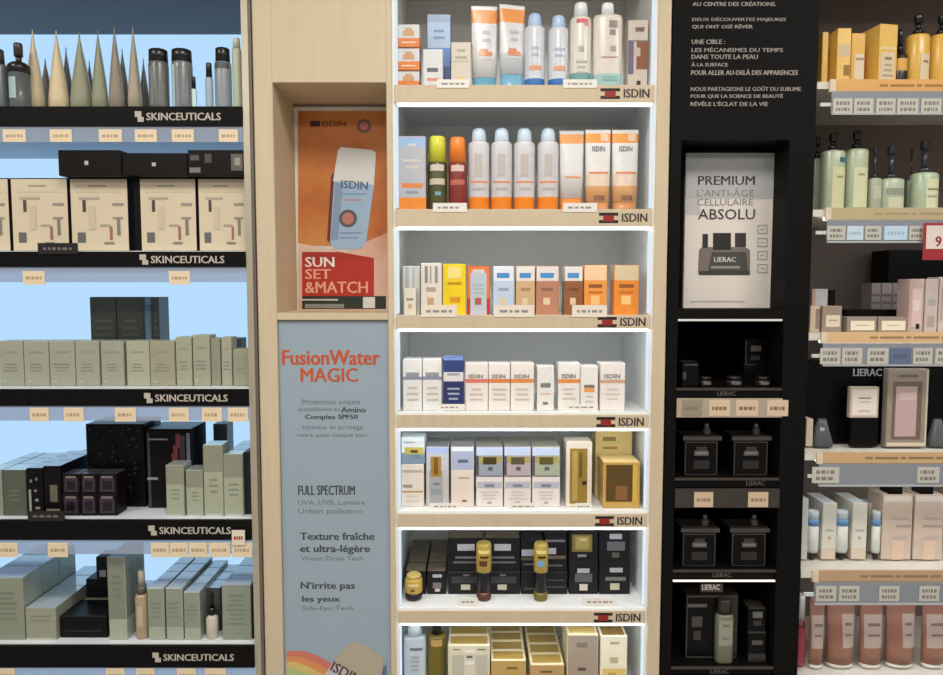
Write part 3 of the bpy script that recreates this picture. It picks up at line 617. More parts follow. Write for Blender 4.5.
topbox('cream carton with gold lower label', 600, 627, 636, [(.36, .86, .7, .90, (176, 166, 136)), (.36, .54, .66, .64, (196, 178, 140)), (.08, .2, .96, .45, (220, 196, 116)), (.3, .3, .6, .38, (190, 160, 80))], 2, .055, col=(236, 230, 206), top=(150, 116, 60))

# ======================= blue-lit bay, shelf 1
GR = (150, 152, 132); DG = (92, 98, 98)
dropper_c = (120, 132, 136)
lofted('dark glass bottle with black shoulders and pump', 'pump_bottle', 'bottle', [('body', [(0, .95, .95, 2), (.02, 1, 1, 2), (.54, 1, 1, 2)], [(92, 98, 98)]), ('collar', [(.54, 1.02, 1.02, 2), (.66, 1.02, 1.02, 2), (.70, .7, .7, 2)], [(26, 24, 24)]),
       ('pump_stem', [(.70, .28, .28, 2), (.80, .28, .28, 2)], [(60, 52, 50)]), ('pump_head', [(.80, .42, .42, 2), (.97, .42, .42, 2), (1, .36, .36, 2)], [(60, 52, 50)])], 3, 23, 40, 'L1', .004, 1.0, pr=[(.2, .14, .6, .46, (168, 192, 196))])
bottle('grey glass bottle cut by the picture edge', -15, 2.5, 47, 'L1', .01, (100, 106, 110), (60, 62, 64))
for dsc, a, b, yt, c, Yy in (('cream', 25, 43, 29, (214, 198, 164), .03), ('warm cream', 48, 67, 30, (222, 204, 164), .03), ('grey-green', 70, 91, 32, (152, 152, 128), .03), ('green', 91, 107, 30, (146, 150, 122), .03),
                     ('taupe', 108, 123, 26, (148, 136, 120), .03), ('stone', 127, 141, 26, (172, 160, 138), .03)):
    edge_tube('%s squeeze tube turned edge-on, pointed top' % dsc, a, b, yt, 'L1', Yy, c, (168, 150, 132))
for dsc, a, b, yt in (('first brown', 38, 54, 58), ('second grey', 60, 74, 47), ('third dark', 116, 130, 48), ('fourth olive', 138, 150, 58), ('fifth drab', 84, 96, 60)):
    edge_tube('%s tube standing behind the edge-on tubes' % dsc.split()[1], a, b, yt, 'L1', .125, (112, 104, 94))
bottle('dark grey cylinder bottle with black cap', 145, 165, 47, 'L1', .035, (98, 100, 98), (32, 30, 30), sh=.80, capw=.95, capt=.97, pr=[(.2, .1, .4, .72, (128, 130, 126))])
bottle('pale-streaked grey bottle with black cap', 168, 189, 47, 'L1', .035, (112, 118, 120), (30, 28, 28), sh=.80, capw=.96, capt=.97, pr=[(.08, .04, .3, .74, (186, 206, 214)), (.34, .06, .5, .7, (134, 140, 140))])
bottle('tiny clear bottle with black cap', 190, 196, 76, 'L1', .05, (206, 224, 234), (20, 20, 22), sh=.66, capw=.7)
bottle('short frosted bottle with black cap', 204, 212, 62, 'L1', .04, (158, 176, 188), (22, 22, 24), sh=.70, capw=.8)
bottle('frosted grey bottle with tall black cap', 212, 229, 46, 'L1', .035, (140, 150, 156), (30, 26, 26), sh=.78, capw=.86, capt=.97, pr=[(.15, .66, .95, .76, (76, 82, 84))])
bottle('pale green bottle beside the metal upright', 231, 240.5, 37, 'L1', .035, (184, 190, 164), (196, 200, 178), sh=.86, capw=.8)
# shelf 2 : kit boxes
def kit(desc, a, b, side, n):
    cxa = [(.30, .88, .62, .905, (166, 156, 138)), (.1, .80, .9, .815, (196, 184, 160)), (.2, .54, .26, .72, (84, 68, 66)), (.14, .70, .5, .74, (176, 166, 146)), (.72, .62, .92, .66, (150, 146, 132)), (.1, .12, .24, .26, (104, 104, 100)),
           (.66, .16, .71, .34, (160, 108, 98)), (.79, .22, .85, .46, (132, 126, 116)), (.72, .44, .9, .47, (150, 142, 126)), (.5, .34, .68, .37, (176, 166, 144)), (.3, .3, .42, .62, (206, 192, 164)), (.56, .1, .74, .13, (140, 132, 120))]
    return carton(desc, a, b, 178, 'L2', .03, .09, col=(20, 18, 18), pr=[(side, .012, .985, .985, (216, 202, 174))] + [(side + (1 - side) * q[0], q[1], side + (1 - side) * q[2], q[3], q[4]) for q in cxa], name='gift_set_box')
kit('cream-fronted gift box cut by the picture edge', -46, 10, .03, 0)
k1 = kit('cream-fronted gift box behind the black card', 10.5, 69, .03, 1)
k2 = kit('cream-fronted gift box left of the black gap', 69.5, 129, .03, 2)
k3 = kit('cream-fronted gift box right of the black gap', 134, 197, .11, 3)
k4 = kit('cream-fronted gift box beside the metal upright', 197.5, 248, .03, 4)
DK = (24, 22, 21)
carton('flat black box lying on gift boxes, silver dot left', 58, 121, 150, 'L2', -.0, .10, col=DK, base=k2 + .0005, yb=172, pr=[(.42, .42, .48, .58, (190, 184, 170))], name='flat_gift_box')
carton('flat black box lying on gift boxes, silver dot centre', 122, 187, 153, 'L2', .0, .10, col=DK, base=k3 + .0005, yb=172, pr=[(.46, .42, .52, .58, (190, 184, 170))], name='flat_gift_box')
carton('flat black box with grey pattern on gift boxes', 187.5, 245, 150, 'L2', .0, .10, col=DK, base=k4 + .0005, yb=172, pr=[(.03, .12, .22, .32, (120, 114, 108)), (.05, .6, .2, .8, (84, 80, 76)), (.3, .5, .42, .85, (70, 66, 64)), (.76, .2, .96, .85, (96, 92, 86)), (.82, .4, .92, .7, (150, 146, 134))], name='flat_gift_box')
card('small black name card leaning on black fascia', 38, 78, 243, 254, -0.0135, ROW['L2'][2], col=(22, 20, 20), inkc=(120, 116, 110), name='shelf_card', cat='shelf card')
# shelf 3
G3 = (160, 163, 144)
def gprint(): return lines(.30, .52, 3, (134, 138, 120), .15, .8) + [(.1, .08, .3, .12, (180, 182, 168)), (.2, .74, .8, .77, (148, 152, 134))]
for i, (a, b, yt, dsc) in enumerate(((-1, 23.5, 341, ''), (24, 49, 341, ''), (49.5, 75, 341, ''), (75.5, 99.5, 341, ''), (101, 124, 341, ''))):
    carton('sage green carton in even front row', a, b, yt, 'L3', .03, .05, col=G3, pr=gprint(), group='sage cartons in even row')
carton('paler sage carton with faint print', 126.5, 149.5, 341, 'L3', .03, .05, col=(172, 173, 152), pr=gprint())
carton('sage carton with olive tint', 150, 175, 341, 'L3', .03, .05, col=(160, 158, 134), pr=gprint())
carton('taller sage carton starting the right group', 176, 192, 337, 'L3', .03, .045, col=(164, 166, 144), pr=gprint())
carton('tallest sage carton of the right group', 193, 210, 335, 'L3', .03, .045, col=(162, 164, 142), pr=gprint())
carton('narrow dark sage carton of the right group', 211, 220.5, 338, 'L3', .035, .04, col=(146, 148, 128), pr=gprint())
carton('narrow pale sage carton of the right group', 221.5, 232, 337, 'L3', .035, .04, col=(170, 170, 150), pr=gprint())
carton('short sage carton at the right end', 233, 249, 349, 'L3', .03, .045, col=(158, 160, 138), pr=gprint())
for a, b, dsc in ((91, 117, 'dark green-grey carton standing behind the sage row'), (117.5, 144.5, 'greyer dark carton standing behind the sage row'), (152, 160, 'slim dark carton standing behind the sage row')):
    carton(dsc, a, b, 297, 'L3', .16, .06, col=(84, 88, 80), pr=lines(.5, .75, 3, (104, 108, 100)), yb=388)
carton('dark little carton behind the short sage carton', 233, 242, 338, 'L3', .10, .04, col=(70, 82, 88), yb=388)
lofted('slim frosted glass bottle beside dark cartons', 'glass_bottle', 'bottle', [('body', [(0, .95, .95, 3), (.02, 1, 1, 3), (.9, 1, 1, 3)], [acrylic((170, 200, 220), .5)]), ('cap', [(.9, .8, .8, 2), (1, .8, .8, 2)], [(150, 178, 196)])], 144.8, 151, 297, 'L3', .15, 1.0)
# shelf 4
G4 = (166, 172, 150); DG4 = (104, 108, 98)
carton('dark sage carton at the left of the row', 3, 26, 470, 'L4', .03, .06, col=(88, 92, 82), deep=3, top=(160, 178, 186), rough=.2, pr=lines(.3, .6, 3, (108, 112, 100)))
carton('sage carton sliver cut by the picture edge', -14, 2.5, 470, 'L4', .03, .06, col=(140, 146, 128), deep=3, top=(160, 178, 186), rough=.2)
PB = (20, 17, 20)
carton('black carton with white speckled print', 27, 43, 468, 'L4', .03, .06, col=PB, deep=3, top=(40, 44, 48), rough=.2, pr=[(.1, .1, .26, .55, (150, 148, 138)), (.5, .3, .7, .36, (140, 138, 134)), (.45, .5, .62, .55, (130, 126, 122)), (.2, .7, .35, .76, (126, 122, 120)), (.55, .74, .7, .8, (110, 108, 106)), (.5, .14, .8, .19, (140, 136, 130))])
carton('black carton with tan bottle print', 44, 61, 466, 'L4', .03, .06, col=PB, deep=3, top=(40, 44, 48), rough=.2, pr=[(.35, .28, .8, .62, (104, 96, 86)), (.1, .1, .9, .14, (130, 120, 114))])
for k, (a, b) in enumerate(((62, 80), (80.5, 97), (97.5, 117))):
    jp = [(.12, .12, .88, .8, (58, 46, 58)), (.26, .22, .74, .66, (24, 20, 26)), (.2, .8, .8, .9, (128, 112, 110))]
    t = carton('lower black carton with purple jar print', a, b, 494, 'L4', .03, .05, col=PB, pr=jp, group='purple jar cartons below')
    carton('upper black carton with purple jar print', a, b, 474, 'L4', .03, .05, col=PB, pr=jp, base=t, yb=494, top=(60, 62, 66), rough=.25, group='purple jar cartons above')
sp = [(random.uniform(.05, .9), random.uniform(.1, .95)) for _ in range(40)]
carton('large black speckled gift box at the back', 87, 145, 424, 'L4', .10, .10, col=(16, 14, 16), pr=[(u, v, u + .03, v + .02, (56, 50, 54)) for u, v in sp], name='gift_set_box', rough=.2)
carton('black display box with red diagonal picture', 147, 192, 429, 'L4', .09, .10, col=(18, 16, 18), name='gift_set_box', rough=.2, pr=[(.02, .02, .08, .95, (60, 60, 66)), (.06, .86, .48, .88, (130, 130, 134)), (.0, .36, .24, .39, (150, 148, 146)), (.74, .58, .86, .92, (62, 50, 62)), (.56, .52, .66, .7, (116, 52, 54)), (.6, .62, .70, .8, (124, 56, 56)), (.66, .76, .76, .94, (116, 54, 54)), (.9, .1, .98, .95, (110, 118, 130))])
for dsc, a, b, yt, dp in (('short sage carton with blue-grey reflection painted on top', 166, 184, 465, 1), ('lowest sage carton of the front group', 186, 203, 470, 1), ('tallest sage carton of the front group', 203.5, 223, 445, 1), ('sage carton at the right of the front group', 223.5, 243, 454, 3)):
    carton(dsc, a, b, yt, 'L4', .03, .05, segs=[(.62, G4), (1, (140, 144, 126))], deep=dp, top=(180, 190, 190), rough=.2, pr=lines(.3, .55, 3, (134, 142, 122), .25, .8) + [(.1, .0, .9, .03, (190, 194, 180))])  # top colour carries the blue reflection of the back panel
carton('small dark carton peeking above the sage group', 214, 228, 424, 'L4', .2, .05, col=(76, 84, 80))
carton('slim black carton next to the metal upright', 244, 254, 452, 'L4', .04, .06, col=(36, 40, 46), deep=2)
card('long black name card leaning on shelf edge', 28, 65, 511, 521, -0.0135, ROW['L4'][2], col=(26, 24, 24), inkc=(110, 104, 100), name='shelf_card', cat='shelf card')
card('small white note with red mark', 232, 245, 530, 545, -0.0135, 'fourth black fascia', col=(226, 216, 196), inkc=(176, 30, 34), name='price_note', cat='price tag', nl=1)
# shelf 5
G5 = (152, 160, 142)
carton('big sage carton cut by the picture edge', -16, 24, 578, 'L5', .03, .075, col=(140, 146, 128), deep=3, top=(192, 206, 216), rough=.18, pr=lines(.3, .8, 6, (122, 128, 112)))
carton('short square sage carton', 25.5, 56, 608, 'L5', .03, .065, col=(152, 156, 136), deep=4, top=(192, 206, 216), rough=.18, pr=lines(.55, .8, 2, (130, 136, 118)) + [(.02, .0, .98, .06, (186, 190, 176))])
carton('low black carton with black lid', 60, 107, 616, 'L5', .04, .09, col=(18, 17, 18), pr=[(.1, .3, .9, .34, (44, 44, 46))])
t = carton('cream and black carton behind the low black carton', 86, 108, 598, 'L5', .14, .06, col=(150, 144, 122), yb=636)
t = carton('black carton stacked on the cream one', 86, 108, 579, 'L5', .14, .06, col=(26, 28, 34), base=t, yb=598)
carton('small black carton topping the black stack', 96, 107, 557, 'L5', .14, .05, col=(30, 32, 36), base=t, yb=579, pr=[(.3, .1, .9, .4, (150, 146, 156))])
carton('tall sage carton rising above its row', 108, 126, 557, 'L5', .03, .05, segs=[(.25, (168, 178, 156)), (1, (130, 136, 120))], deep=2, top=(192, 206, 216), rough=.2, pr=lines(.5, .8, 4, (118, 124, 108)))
lofted('slim beige tester bottle with pump', 'pump_bottle', 'bottle', [('body', [(0, .95, .95, 2), (.02, 1, 1, 2), (.62, 1, 1, 2), (.66, .8, .8, 2)], [(172, 152, 124)]), ('collar', [(.66, .7, .7, 2), (.78, .7, .7, 2)], [(96, 88, 78)]), ('pump_head', [(.78, .5, .5, 2), (.97, .5, .5, 2), (1, .42, .42, 2)], [(186, 176, 164)])],
       132.5, 146, 573, 'L5', .03, 1.0, pr=[(.25, .2, .7, .5, (196, 178, 150))])
for dsc, a, b, yt in (('sage carton right of the beige tester', 148, 164.5, 588), ('middle sage carton right of the beige tester', 166, 183, 588), ('shorter sage carton left of the dropper', 184, 200, 592)):
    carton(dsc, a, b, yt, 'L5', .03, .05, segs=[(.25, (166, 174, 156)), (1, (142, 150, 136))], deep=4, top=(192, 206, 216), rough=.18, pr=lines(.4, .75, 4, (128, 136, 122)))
dropper('small white dropper bottle with black bulb', 204, 216, 594, 'L5', .03, (196, 186, 170), (14, 14, 16), .50)
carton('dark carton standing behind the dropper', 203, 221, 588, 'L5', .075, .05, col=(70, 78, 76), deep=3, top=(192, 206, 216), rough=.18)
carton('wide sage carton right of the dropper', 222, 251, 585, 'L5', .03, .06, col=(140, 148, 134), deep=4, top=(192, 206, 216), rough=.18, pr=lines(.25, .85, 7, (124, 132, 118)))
carton('slim black carton at the upright', 252, 256.5, 588, 'L5', .035, .06, col=(24, 26, 28), deep=2)
# price tags of the blue-lit bay
TAGS = [((3, 26), (50, 72), (99, 122), (135, 157), (172, 194), (219, 238)), ((23, 45), (169, 190)), ((30, 49), (64, 84), (115, 136), (169, 189), (202, 222), (228, 248)),
        ((-4, 18), (48, 68), (151, 169), (170, 188), (189, 207), (209, 230), (232, 252)), ((-8, 15), (106, 125), (136, 155), (177, 196), (205, 226))]
YT = [(129.5, 142), (271, 284.5), (407.5, 421.5), (542.5, 557), (668, 682)]
for i in range(5):
    for a, b in TAGS[i]:
        card('cream price tag clipped below black fascia', a, b, YT[i][0], YT[i][1], -0.0095, ROW['L%d' % (i + 1)][2], col=(232, 212, 180), inkc=(180, 158, 128), group='cream price tags')

# ======================= black tower: cartons and tags
def tbox(desc, a, b, yt, row, pr, Y=.02, dep=.05, base=None, yb=None, top=(48, 44, 42), col=(14, 13, 13)):
    return carton(desc, a, b, yt, row, Y, dep, col=col, top=top, pr=pr, base=base, yb=yb, rough=.3)
def outline(c=(58, 56, 55), w=.03): return [(0.02, .02, .02 + w, .98, c), (.98 - w, .02, .98, .98, c), (.02, .02, .98, .05, c), (.02, .95, .98, .98, c)]
tbox('small black carton at left of dark shelf', 682, 699, 362, 'T1', [(.05, .3, .25, .6, (66, 62, 62)), (.1, .86, .9, .92, (70, 66, 64))])
for k, (a, b) in enumerate(((701, 714), (729, 745), (758, 773))):
    lofted('dark jar with greyish label', 'jar', 'jar', [('body', [(0, .9, .9, 2), (.04, 1, 1, 2), (.55, 1, 1, 2), (.6, .92, .92, 2)], [(44, 38, 38)]), ('lid', [(.6, .96, .96, 2), (.95, .96, .96, 2), (1, .9, .9, 2)], [(26, 24, 24)])],
           a, b, 377, 'T1', .02, 1.0, pr=[(.2, .2, .8, .5, (112, 104, 102))], group='dark jars')
tbox('tall black carton with grey square print', 744, 765, 339, 'T1', [(.3, .72, .8, .85, (110, 102, 98)), (.3, .52, .75, .62, (58, 54, 52)), (.05, .4, .1, .95, (60, 62, 64)), (.1, .40, .6, .43, (54, 52, 52))], Y=.09)
JARP = lambda g: outline() + [(.3, .58, .72, .72, g), (.36, .72, .66, .84, (52, 50, 50)), (.28, .2, .74, .44, (40, 37, 37)), (.34, .62, .68, .68, (122, 120, 118))]
for row, yt, xs in (('T2', 441, ((684, 718), (733, 768))), ('T3', 533, ((682, 716), (731, 766)))):
    for k, (a, b) in enumerate(xs):
        t = tbox('square black carton with jar print, %s' % ('left' if not k else 'right'), a, b, yt, row, JARP((96, 94, 92) if not k else (84, 82, 82)), dep=.07, top=(70, 66, 64))
        tbox('flat black carton lying on %s jar carton' % ('left' if not k else 'right'), a - 1, b + 4, yt - 5, row, [(0, .1, 1, .9, (66, 63, 62))], Y=.02, dep=.07, base=t + .0003, yb=yt)  # grey front strip paints in the lit edge of the carton top
        bottle('dark little tester atop %s jar carton' % ('left' if not k else 'right'), (a + b) / 2 + 3, (a + b) / 2 + 11, yt - 17, row, .03, (70, 66, 64), (96, 92, 90), sh=.6, capw=.6, base=P(700, yt - 5, .02)[1] + .0006, yb=yt - 6)
tbox('wide black gift box with outlined window', 685, 738, 594, 'T4', outline((62, 60, 56), .02) + [(.04, .8, .4, .85, (96, 94, 90)), (.12, .5, .32, .66, (66, 64, 62)), (.16, .3, .3, .44, (56, 54, 54)), (.66, .05, .97, .95, (34, 34, 30))], Y=.035, dep=.06)
lofted('pale green bottle in front of outlined gift box', 'lotion_bottle', 'bottle', [('body', [(0, .94, .94, 3), (.02, 1, 1, 3), (.74, 1, 1, 3), (.78, .8, .8, 3)], [(112, 114, 94)]), ('cap', [(.78, .84, .84, 2), (.98, .8, .8, 2), (1, .7, .7, 2)], [(46, 46, 40)])],
       717, 735, 602, 'T4', .012, .7, pr=[(.12, .3, .88, .70, (148, 150, 132)), (.3, .6, .7, .64, (110, 112, 98)), (.3, .4, .7, .43, (116, 118, 104))])
t = tbox('lower small black carton at tower right', 748, 766, 633, 'T4', [(.2, .6, .8, .75, (84, 80, 78)), (0, .02, 1, .3, (46, 44, 44))])
tbox('upper small black carton at tower right', 748, 766, 608, 'T4', [(.25, .6, .8, .85, (96, 96, 98)), (.3, .3, .75, .5, (50, 48, 48)), (0, 0, 1, .06, (56, 54, 52))], base=t, yb=633)
for a, b in ((682, 702), (709, 730), (736, 758), (767, 788)): card('beige price tag on cream rail', a, b, 400, 416, -0.0062, 'below first tower shelf', col=(214, 192, 164) if a > 690 else (150, 140, 122), inkc=(130, 108, 84), group='beige tower tags')
for a, b in ((694, 713), (748, 768)): card('beige price tag on dark rail', a, b, 492, 507, -0.0062, 'below second tower shelf', col=(206, 184, 154), inkc=(150, 126, 100), group='beige tower tags')
for a, b in ((701, 721), (755, 776)): card('beige price tag on lowest rail', a, b, 679, 693, -0.0062, 'below fourth tower shelf', col=(206, 184, 154), inkc=(150, 126, 100), group='beige tower tags')

# ======================= right bay
YE = (226, 176, 78); YL = (238, 196, 100); LBL = (222, 206, 176)
def ycart(desc, a, b, yt, pr, Y=.05, dep=.05, col=YE, rz=0): return carton(desc, a, b, yt, 'R1', Y, dep, col=col, pr=pr, rz=rz)
bottle('amber bottle with pale label behind front cartons', 826, 838, 44, 'R1', .09, (170, 128, 62), (190, 140, 70), sh=.8, capw=.7, pr=[(.15, .2, .9, .55, (200, 184, 160))])
ycart('thin yellow carton against black tower', 822, 828, 32, [], Y=.05, dep=.06)
ycart('yellow carton with grey upper label', 837, 851, 28, [(.15, .52, .9, .72, (206, 186, 150)), (.5, .2, .95, .38, (150, 110, 50))], col=YL)
ycart('yellow carton with white square label', 851.5, 865, 33, [(.25, .02, .95, .62, LBL), (.3, .5, .9, .55, (170, 140, 100))])
ycart('largest yellow carton with white label', 876, 896, 24, [(.08, .1, .86, .56, (224, 208, 180)), (.06, .6, .9, .64, (236, 214, 160)), (.3, .44, .7, .48, (150, 120, 80))] + lines(.15, .4, 3, (186, 164, 130)), col=YL, dep=.075, rz=.16)
lofted('black dropper bottle with gold band', 'dropper_bottle', 'bottle', [('body', [(0, .95, .95, 3), (.02, 1, 1, 3), (.55, 1, 1, 3), (.62, .5, .5, 2)], [(28, 24, 20)]), ('collar', [(.62, .5, .5, 2), (.74, .5, .5, 2)], [(24, 22, 20)]), ('rubber_bulb', [(.74, .34, .34, 2), (.94, .36, .36, 2), (1, .2, .2, 2)], [(30, 32, 34)])],
       897, 910, 27, 'R1', .06, .9, pr=[(.05, .30, .95, .5, (222, 170, 80)), (.1, .02, .9, .12, (190, 150, 80))])
for k, (a, b) in enumerate(((912, 934), (936, 959))):
    pump('yellow bottle with black pump and pale label', a, b, 12, 'R1', .055, (228, 182, 84), (22, 22, 26), .74, pr=[(.42, .12, .95, .46, (224, 208, 176)), (.55, .34, .8, .37, (150, 120, 80))], dr=.8, e=2.4, group='yellow pump bottles')
# shelf 2
PG = (178, 190, 162); PG2 = (196, 204, 166)
pump('darker pale green bottle against black tower', 813, 825, 136, 'R2', .09, (150, 164, 142), (26, 26, 26), .72)
pump('pale green pump bottle with blue dot', 826, 848, 131, 'R2', .055, PG, (24, 24, 26), .78, pr=[(.3, .04, .95, .56, (212, 214, 172)), (.62, .62, .9, .68, (60, 110, 136)), (.5, .42, .8, .45, (160, 160, 120))], dr=.8)
pump('pale green pump bottle with cream label', 850, 871, 129, 'R2', .055, PG, (24, 24, 26), .78, pr=[(.2, .06, .9, .54, (214, 216, 178)), (.4, .44, .75, .47, (170, 170, 136))], dr=.8)
pump('short green bottle with tall clear-grey pump', 871.5, 884, 145, 'R2', .06, (168, 178, 156), (52, 54, 60), .52, pr=[(.2, .2, .9, .4, (190, 196, 170))], dr=.9)
pump('short green bottle with angled grey print', 885, 908, 145, 'R2', .055, (180, 190, 166), (52, 54, 60), .52, pr=[(.1, .26, .9, .36, (150, 158, 140)), (.2, .06, .9, .22, (204, 208, 178))], dr=.8)
pump('narrow darker green pump bottle', 908.5, 917, 148, 'R2', .09, (130, 150, 128), (46, 48, 54), .52)
pump('broad pale green bottle with large label', 918, 944, 139, 'R2', .055, (178, 194, 166), (56, 58, 64), .56, pr=[(.35, .05, .98, .46, (220, 220, 186)), (.4, .3, .9, .33, (150, 150, 130)), (.4, .2, .8, .23, (170, 168, 146))], dr=.8, e=2.4)
# shelf 3
PK = (196, 182, 176)
t = carton('small grey-brown carton with cream square label', 822, 842, 306, 'R3', .055, .05, col=(156, 140, 126), pr=[(.2, .2, .9, .65, (226, 214, 190)), (.32, .42, .78, .48, (180, 166, 146))])
carton('tiny cream carton against black tower', 810, 820, 306, 'R3', .06, .05, col=(214, 196, 170), pr=[(.55, .1, 1, .9, (150, 128, 112))])
t2 = carton('plain grey carton under the small white carton', 813, 829, 307, 'R3', .115, .04, col=(150, 140, 132))
carton('small white carton stacked with salmon edge', 812, 828, 289, 'R3', .115, .04, col=(196, 194, 194), pr=[(0, 0, .2, 1, (196, 160, 140))], base=t2, yb=307)
carton('slim black carton right of the small white carton', 828.5, 835, 290, 'R3', .115, .04, col=(16, 15, 16))
for k, (a, b) in enumerate(((847, 877), (878, 908))):
    carton('low grey carton with wide cream label', a, b, 317, 'R3', .055, .05, col=(150, 136, 128), pr=[(.12, .12, .92, .75, (232, 224, 198)), (.3, .4, .72, .48, (186, 178, 156))], group='low grey cartons')
carton('long flat black box behind the low cartons', 846, 902, 309.5, 'R3', .12, .05, col=(14, 13, 13), yb=331)
for k, (a, b) in enumerate(((871, 880.5), (881, 891.5), (892, 903))):
    carton('grey-pink carton with dark lines at the back', a, b, 283, 'R3', .19, .05, col=(158, 148, 148), pr=[(.1, .2 + .17 * q, .9, .26 + .17 * q, (118, 110, 112)) for q in range(4)], yb=331, group='grey-pink cartons')
carton('pink carton with clear bottle print', 909, 924, 279, 'R3', .05, .05, col=(190, 164, 156), pr=[(.2, .1, .85, .82, (214, 190, 182)), (.5, .06, .75, .16, (30, 26, 28)), (.3, .4, .7, .6, (224, 206, 198))])
carton('pale pink carton with grey oval print', 925, 938, 279, 'R3', .05, .05, col=PK, pr=[(.2, .5, .8, .62, (168, 164, 152)), (.2, .1, .75, .3, (170, 158, 150))])
carton('pale pink carton cut by the right picture edge', 939, 956, 277, 'R3', .05, .05, col=(200, 186, 182), pr=[(.1, .2, .2, .8, (170, 150, 146))])
bx_ = carton('long black box on the back half of the shelf', 887, 990, 250, 'R3', .25, .08, col=(10, 9, 10), yb=331)
# shelf 4
carton('wide black display block with white lettering', 800, 1000, 366, 'R4', .10, .16, col=(10, 9, 10), name='display_block', cat='display', rough=.4, txt=[('LIERAC', .258, .87, .402, .965, (170, 168, 170))])
carton('small cream carton beside black tower', 806, 813, 419, 'R4', .06, .04, col=(206, 194, 170))
zst = ROW['R4'][0]
t = carton('black plinth under the square cream carton', 851, 878, 418, 'R4', .055, .015, col=(12, 11, 12), name='display_plinth', cat='plinth')
carton('square cream carton on black plinth', 850, 879, 387, 'R4', .055, .015, col=(198, 182, 168), base=t + .0003, yb=418, pr=[(.08, .08, .92, .92, (228, 218, 206)), (.28, .62, .72, .66, (120, 112, 108)), (.3, .5, .7, .53, (176, 168, 160)), (.3, .2, .7, .25, (190, 180, 170))])
carton('beige framed carton with pink bottle window', 887, 928, 369, 'R4', .05, .022, col=(150, 138, 124), pr=[(.02, .02, .95, .06, (214, 200, 176)), (.94, .02, .98, .98, (206, 196, 176)), (.12, .1, .84, .84, (112, 98, 88)), (.2, .14, .72, .78, (190, 164, 162)), (.3, .6, .7, .7, (206, 184, 180)), (.25, .9, .72, .93, (110, 104, 96))])
for a, b, dsc in ((815, 835, 'clear sloping acrylic holder beside black tower'), (932, 950, 'clear acrylic holder at the picture edge')):
    lofted(dsc, 'acrylic_holder', 'holder', [('plate', [(0, 1, 1, 4), (.2, 1, .8, 4), (1, .4, .3, 4)], [acrylic((150, 152, 156), .7)])], a, b, 420, 'R4', .05, .7)
# shelf 5
for k, (a, b) in enumerate(((809, 821), (837.5, 850.5), (873.5, 882))):
    lofted('slim pale bottle with blue band and black foot', 'roll_on_bottle', 'bottle', [('foot', [(0, .5, .5, 2), (.14, .5, .5, 2)], [(24, 22, 22)]), ('body', [(.14, .9, .9, 2), (.2, 1, 1, 2), (.70, 1, 1, 2)], [(198, 202, 196)]), ('band', [(.70, 1.01, 1.01, 2), (.84, 1.01, 1.01, 2)], [(98, 148, 198)]), ('cap', [(.84, .96, .96, 2), (.97, .96, .96, 2), (1, .86, .86, 2)], [(206, 220, 226)])],
           a, b, 512, 'R5', .06, .9, group='blue-banded slim bottles')
for k, (a, b) in enumerate(((822, 836.5), (852, 867))):
    carton('white carton with tan foot between slim bottles', a, b, 503, 'R5', .065, .045, segs=[(.2, (216, 200, 184)), (1, (216, 216, 204))], pr=[(.2, .5, .8, .53, (176, 170, 160)), (.4, .36, .62, .41, (190, 160, 150))], deep=2, top=(206, 216, 224), group='white cartons between slim bottles')
carton('white carton sliver against black tower', 801, 808, 499, 'R5', .065, .045, col=(206, 208, 204), deep=2, top=(206, 216, 224))
carton('white carton behind the last slim bottle', 868, 880, 503, 'R5', .115, .04, col=(206, 206, 196), top=(206, 216, 224))
for k, (a, b) in enumerate(((882, 912), (914, 943))):
    t = carton('large beige carton with tan patch', a, b, 495, 'R5', .065, .07, col=(206, 188, 172), pr=[(.04, .9, .96, .98, (222, 214, 206)), (.45 if k == 0 else .3, .5, .95, .54, (170, 158, 148)), (.3, .62, .9, .65, (180, 170, 160)), (.35, .32, .85, .36, (190, 178, 170)), (.35, .0, .75, .3, (222, 196, 174))], group='large beige cartons')
    carton('little black carton on top of the %s beige carton' % ('left' if k == 0 else 'right'), a + 7, b - 9, 486, 'R5', .07, .04, col=(14, 13, 13), base=t, yb=494)
# shelf 6
CU = (156, 108, 90)
for k, (a, b) in enumerate(((811, 826), (830, 859), (863, 886), (890, 920), (926, 950))):
    tube('copper tube with pale label and white cap', a, b, 598, 'R6', .06, (216, 214, 208), [CU, (152, 106, 92), (160, 114, 100), (154, 108, 94)], bands=(.3, .6, .9), caph=.05, dr=.6,
         pr=[(.12 if k % 2 == 0 else .5, .28, .95, .74, (186, 168, 160)), (.3 if k % 2 == 0 else .6, .58, .85, .62, (130, 108, 102)), (.3 if k % 2 == 0 else .6, .44, .85, .47, (140, 116, 110))], group='copper tubes')
lofted('rounded pinkish red bottle against black tower', 'bottle', 'bottle', [('body', [(0, .9, .9, 2), (.05, 1, 1, 2), (.55, 1, 1, 2), (.66, .7, .7, 2)], [(168, 74, 88), (160, 60, 76), (104, 36, 48)]), ('cap', [(.66, .8, .8, 2), (1, .78, .78, 2)], [(196, 194, 192)])], 796, 808, 597, 'R6', .07, 1.0)
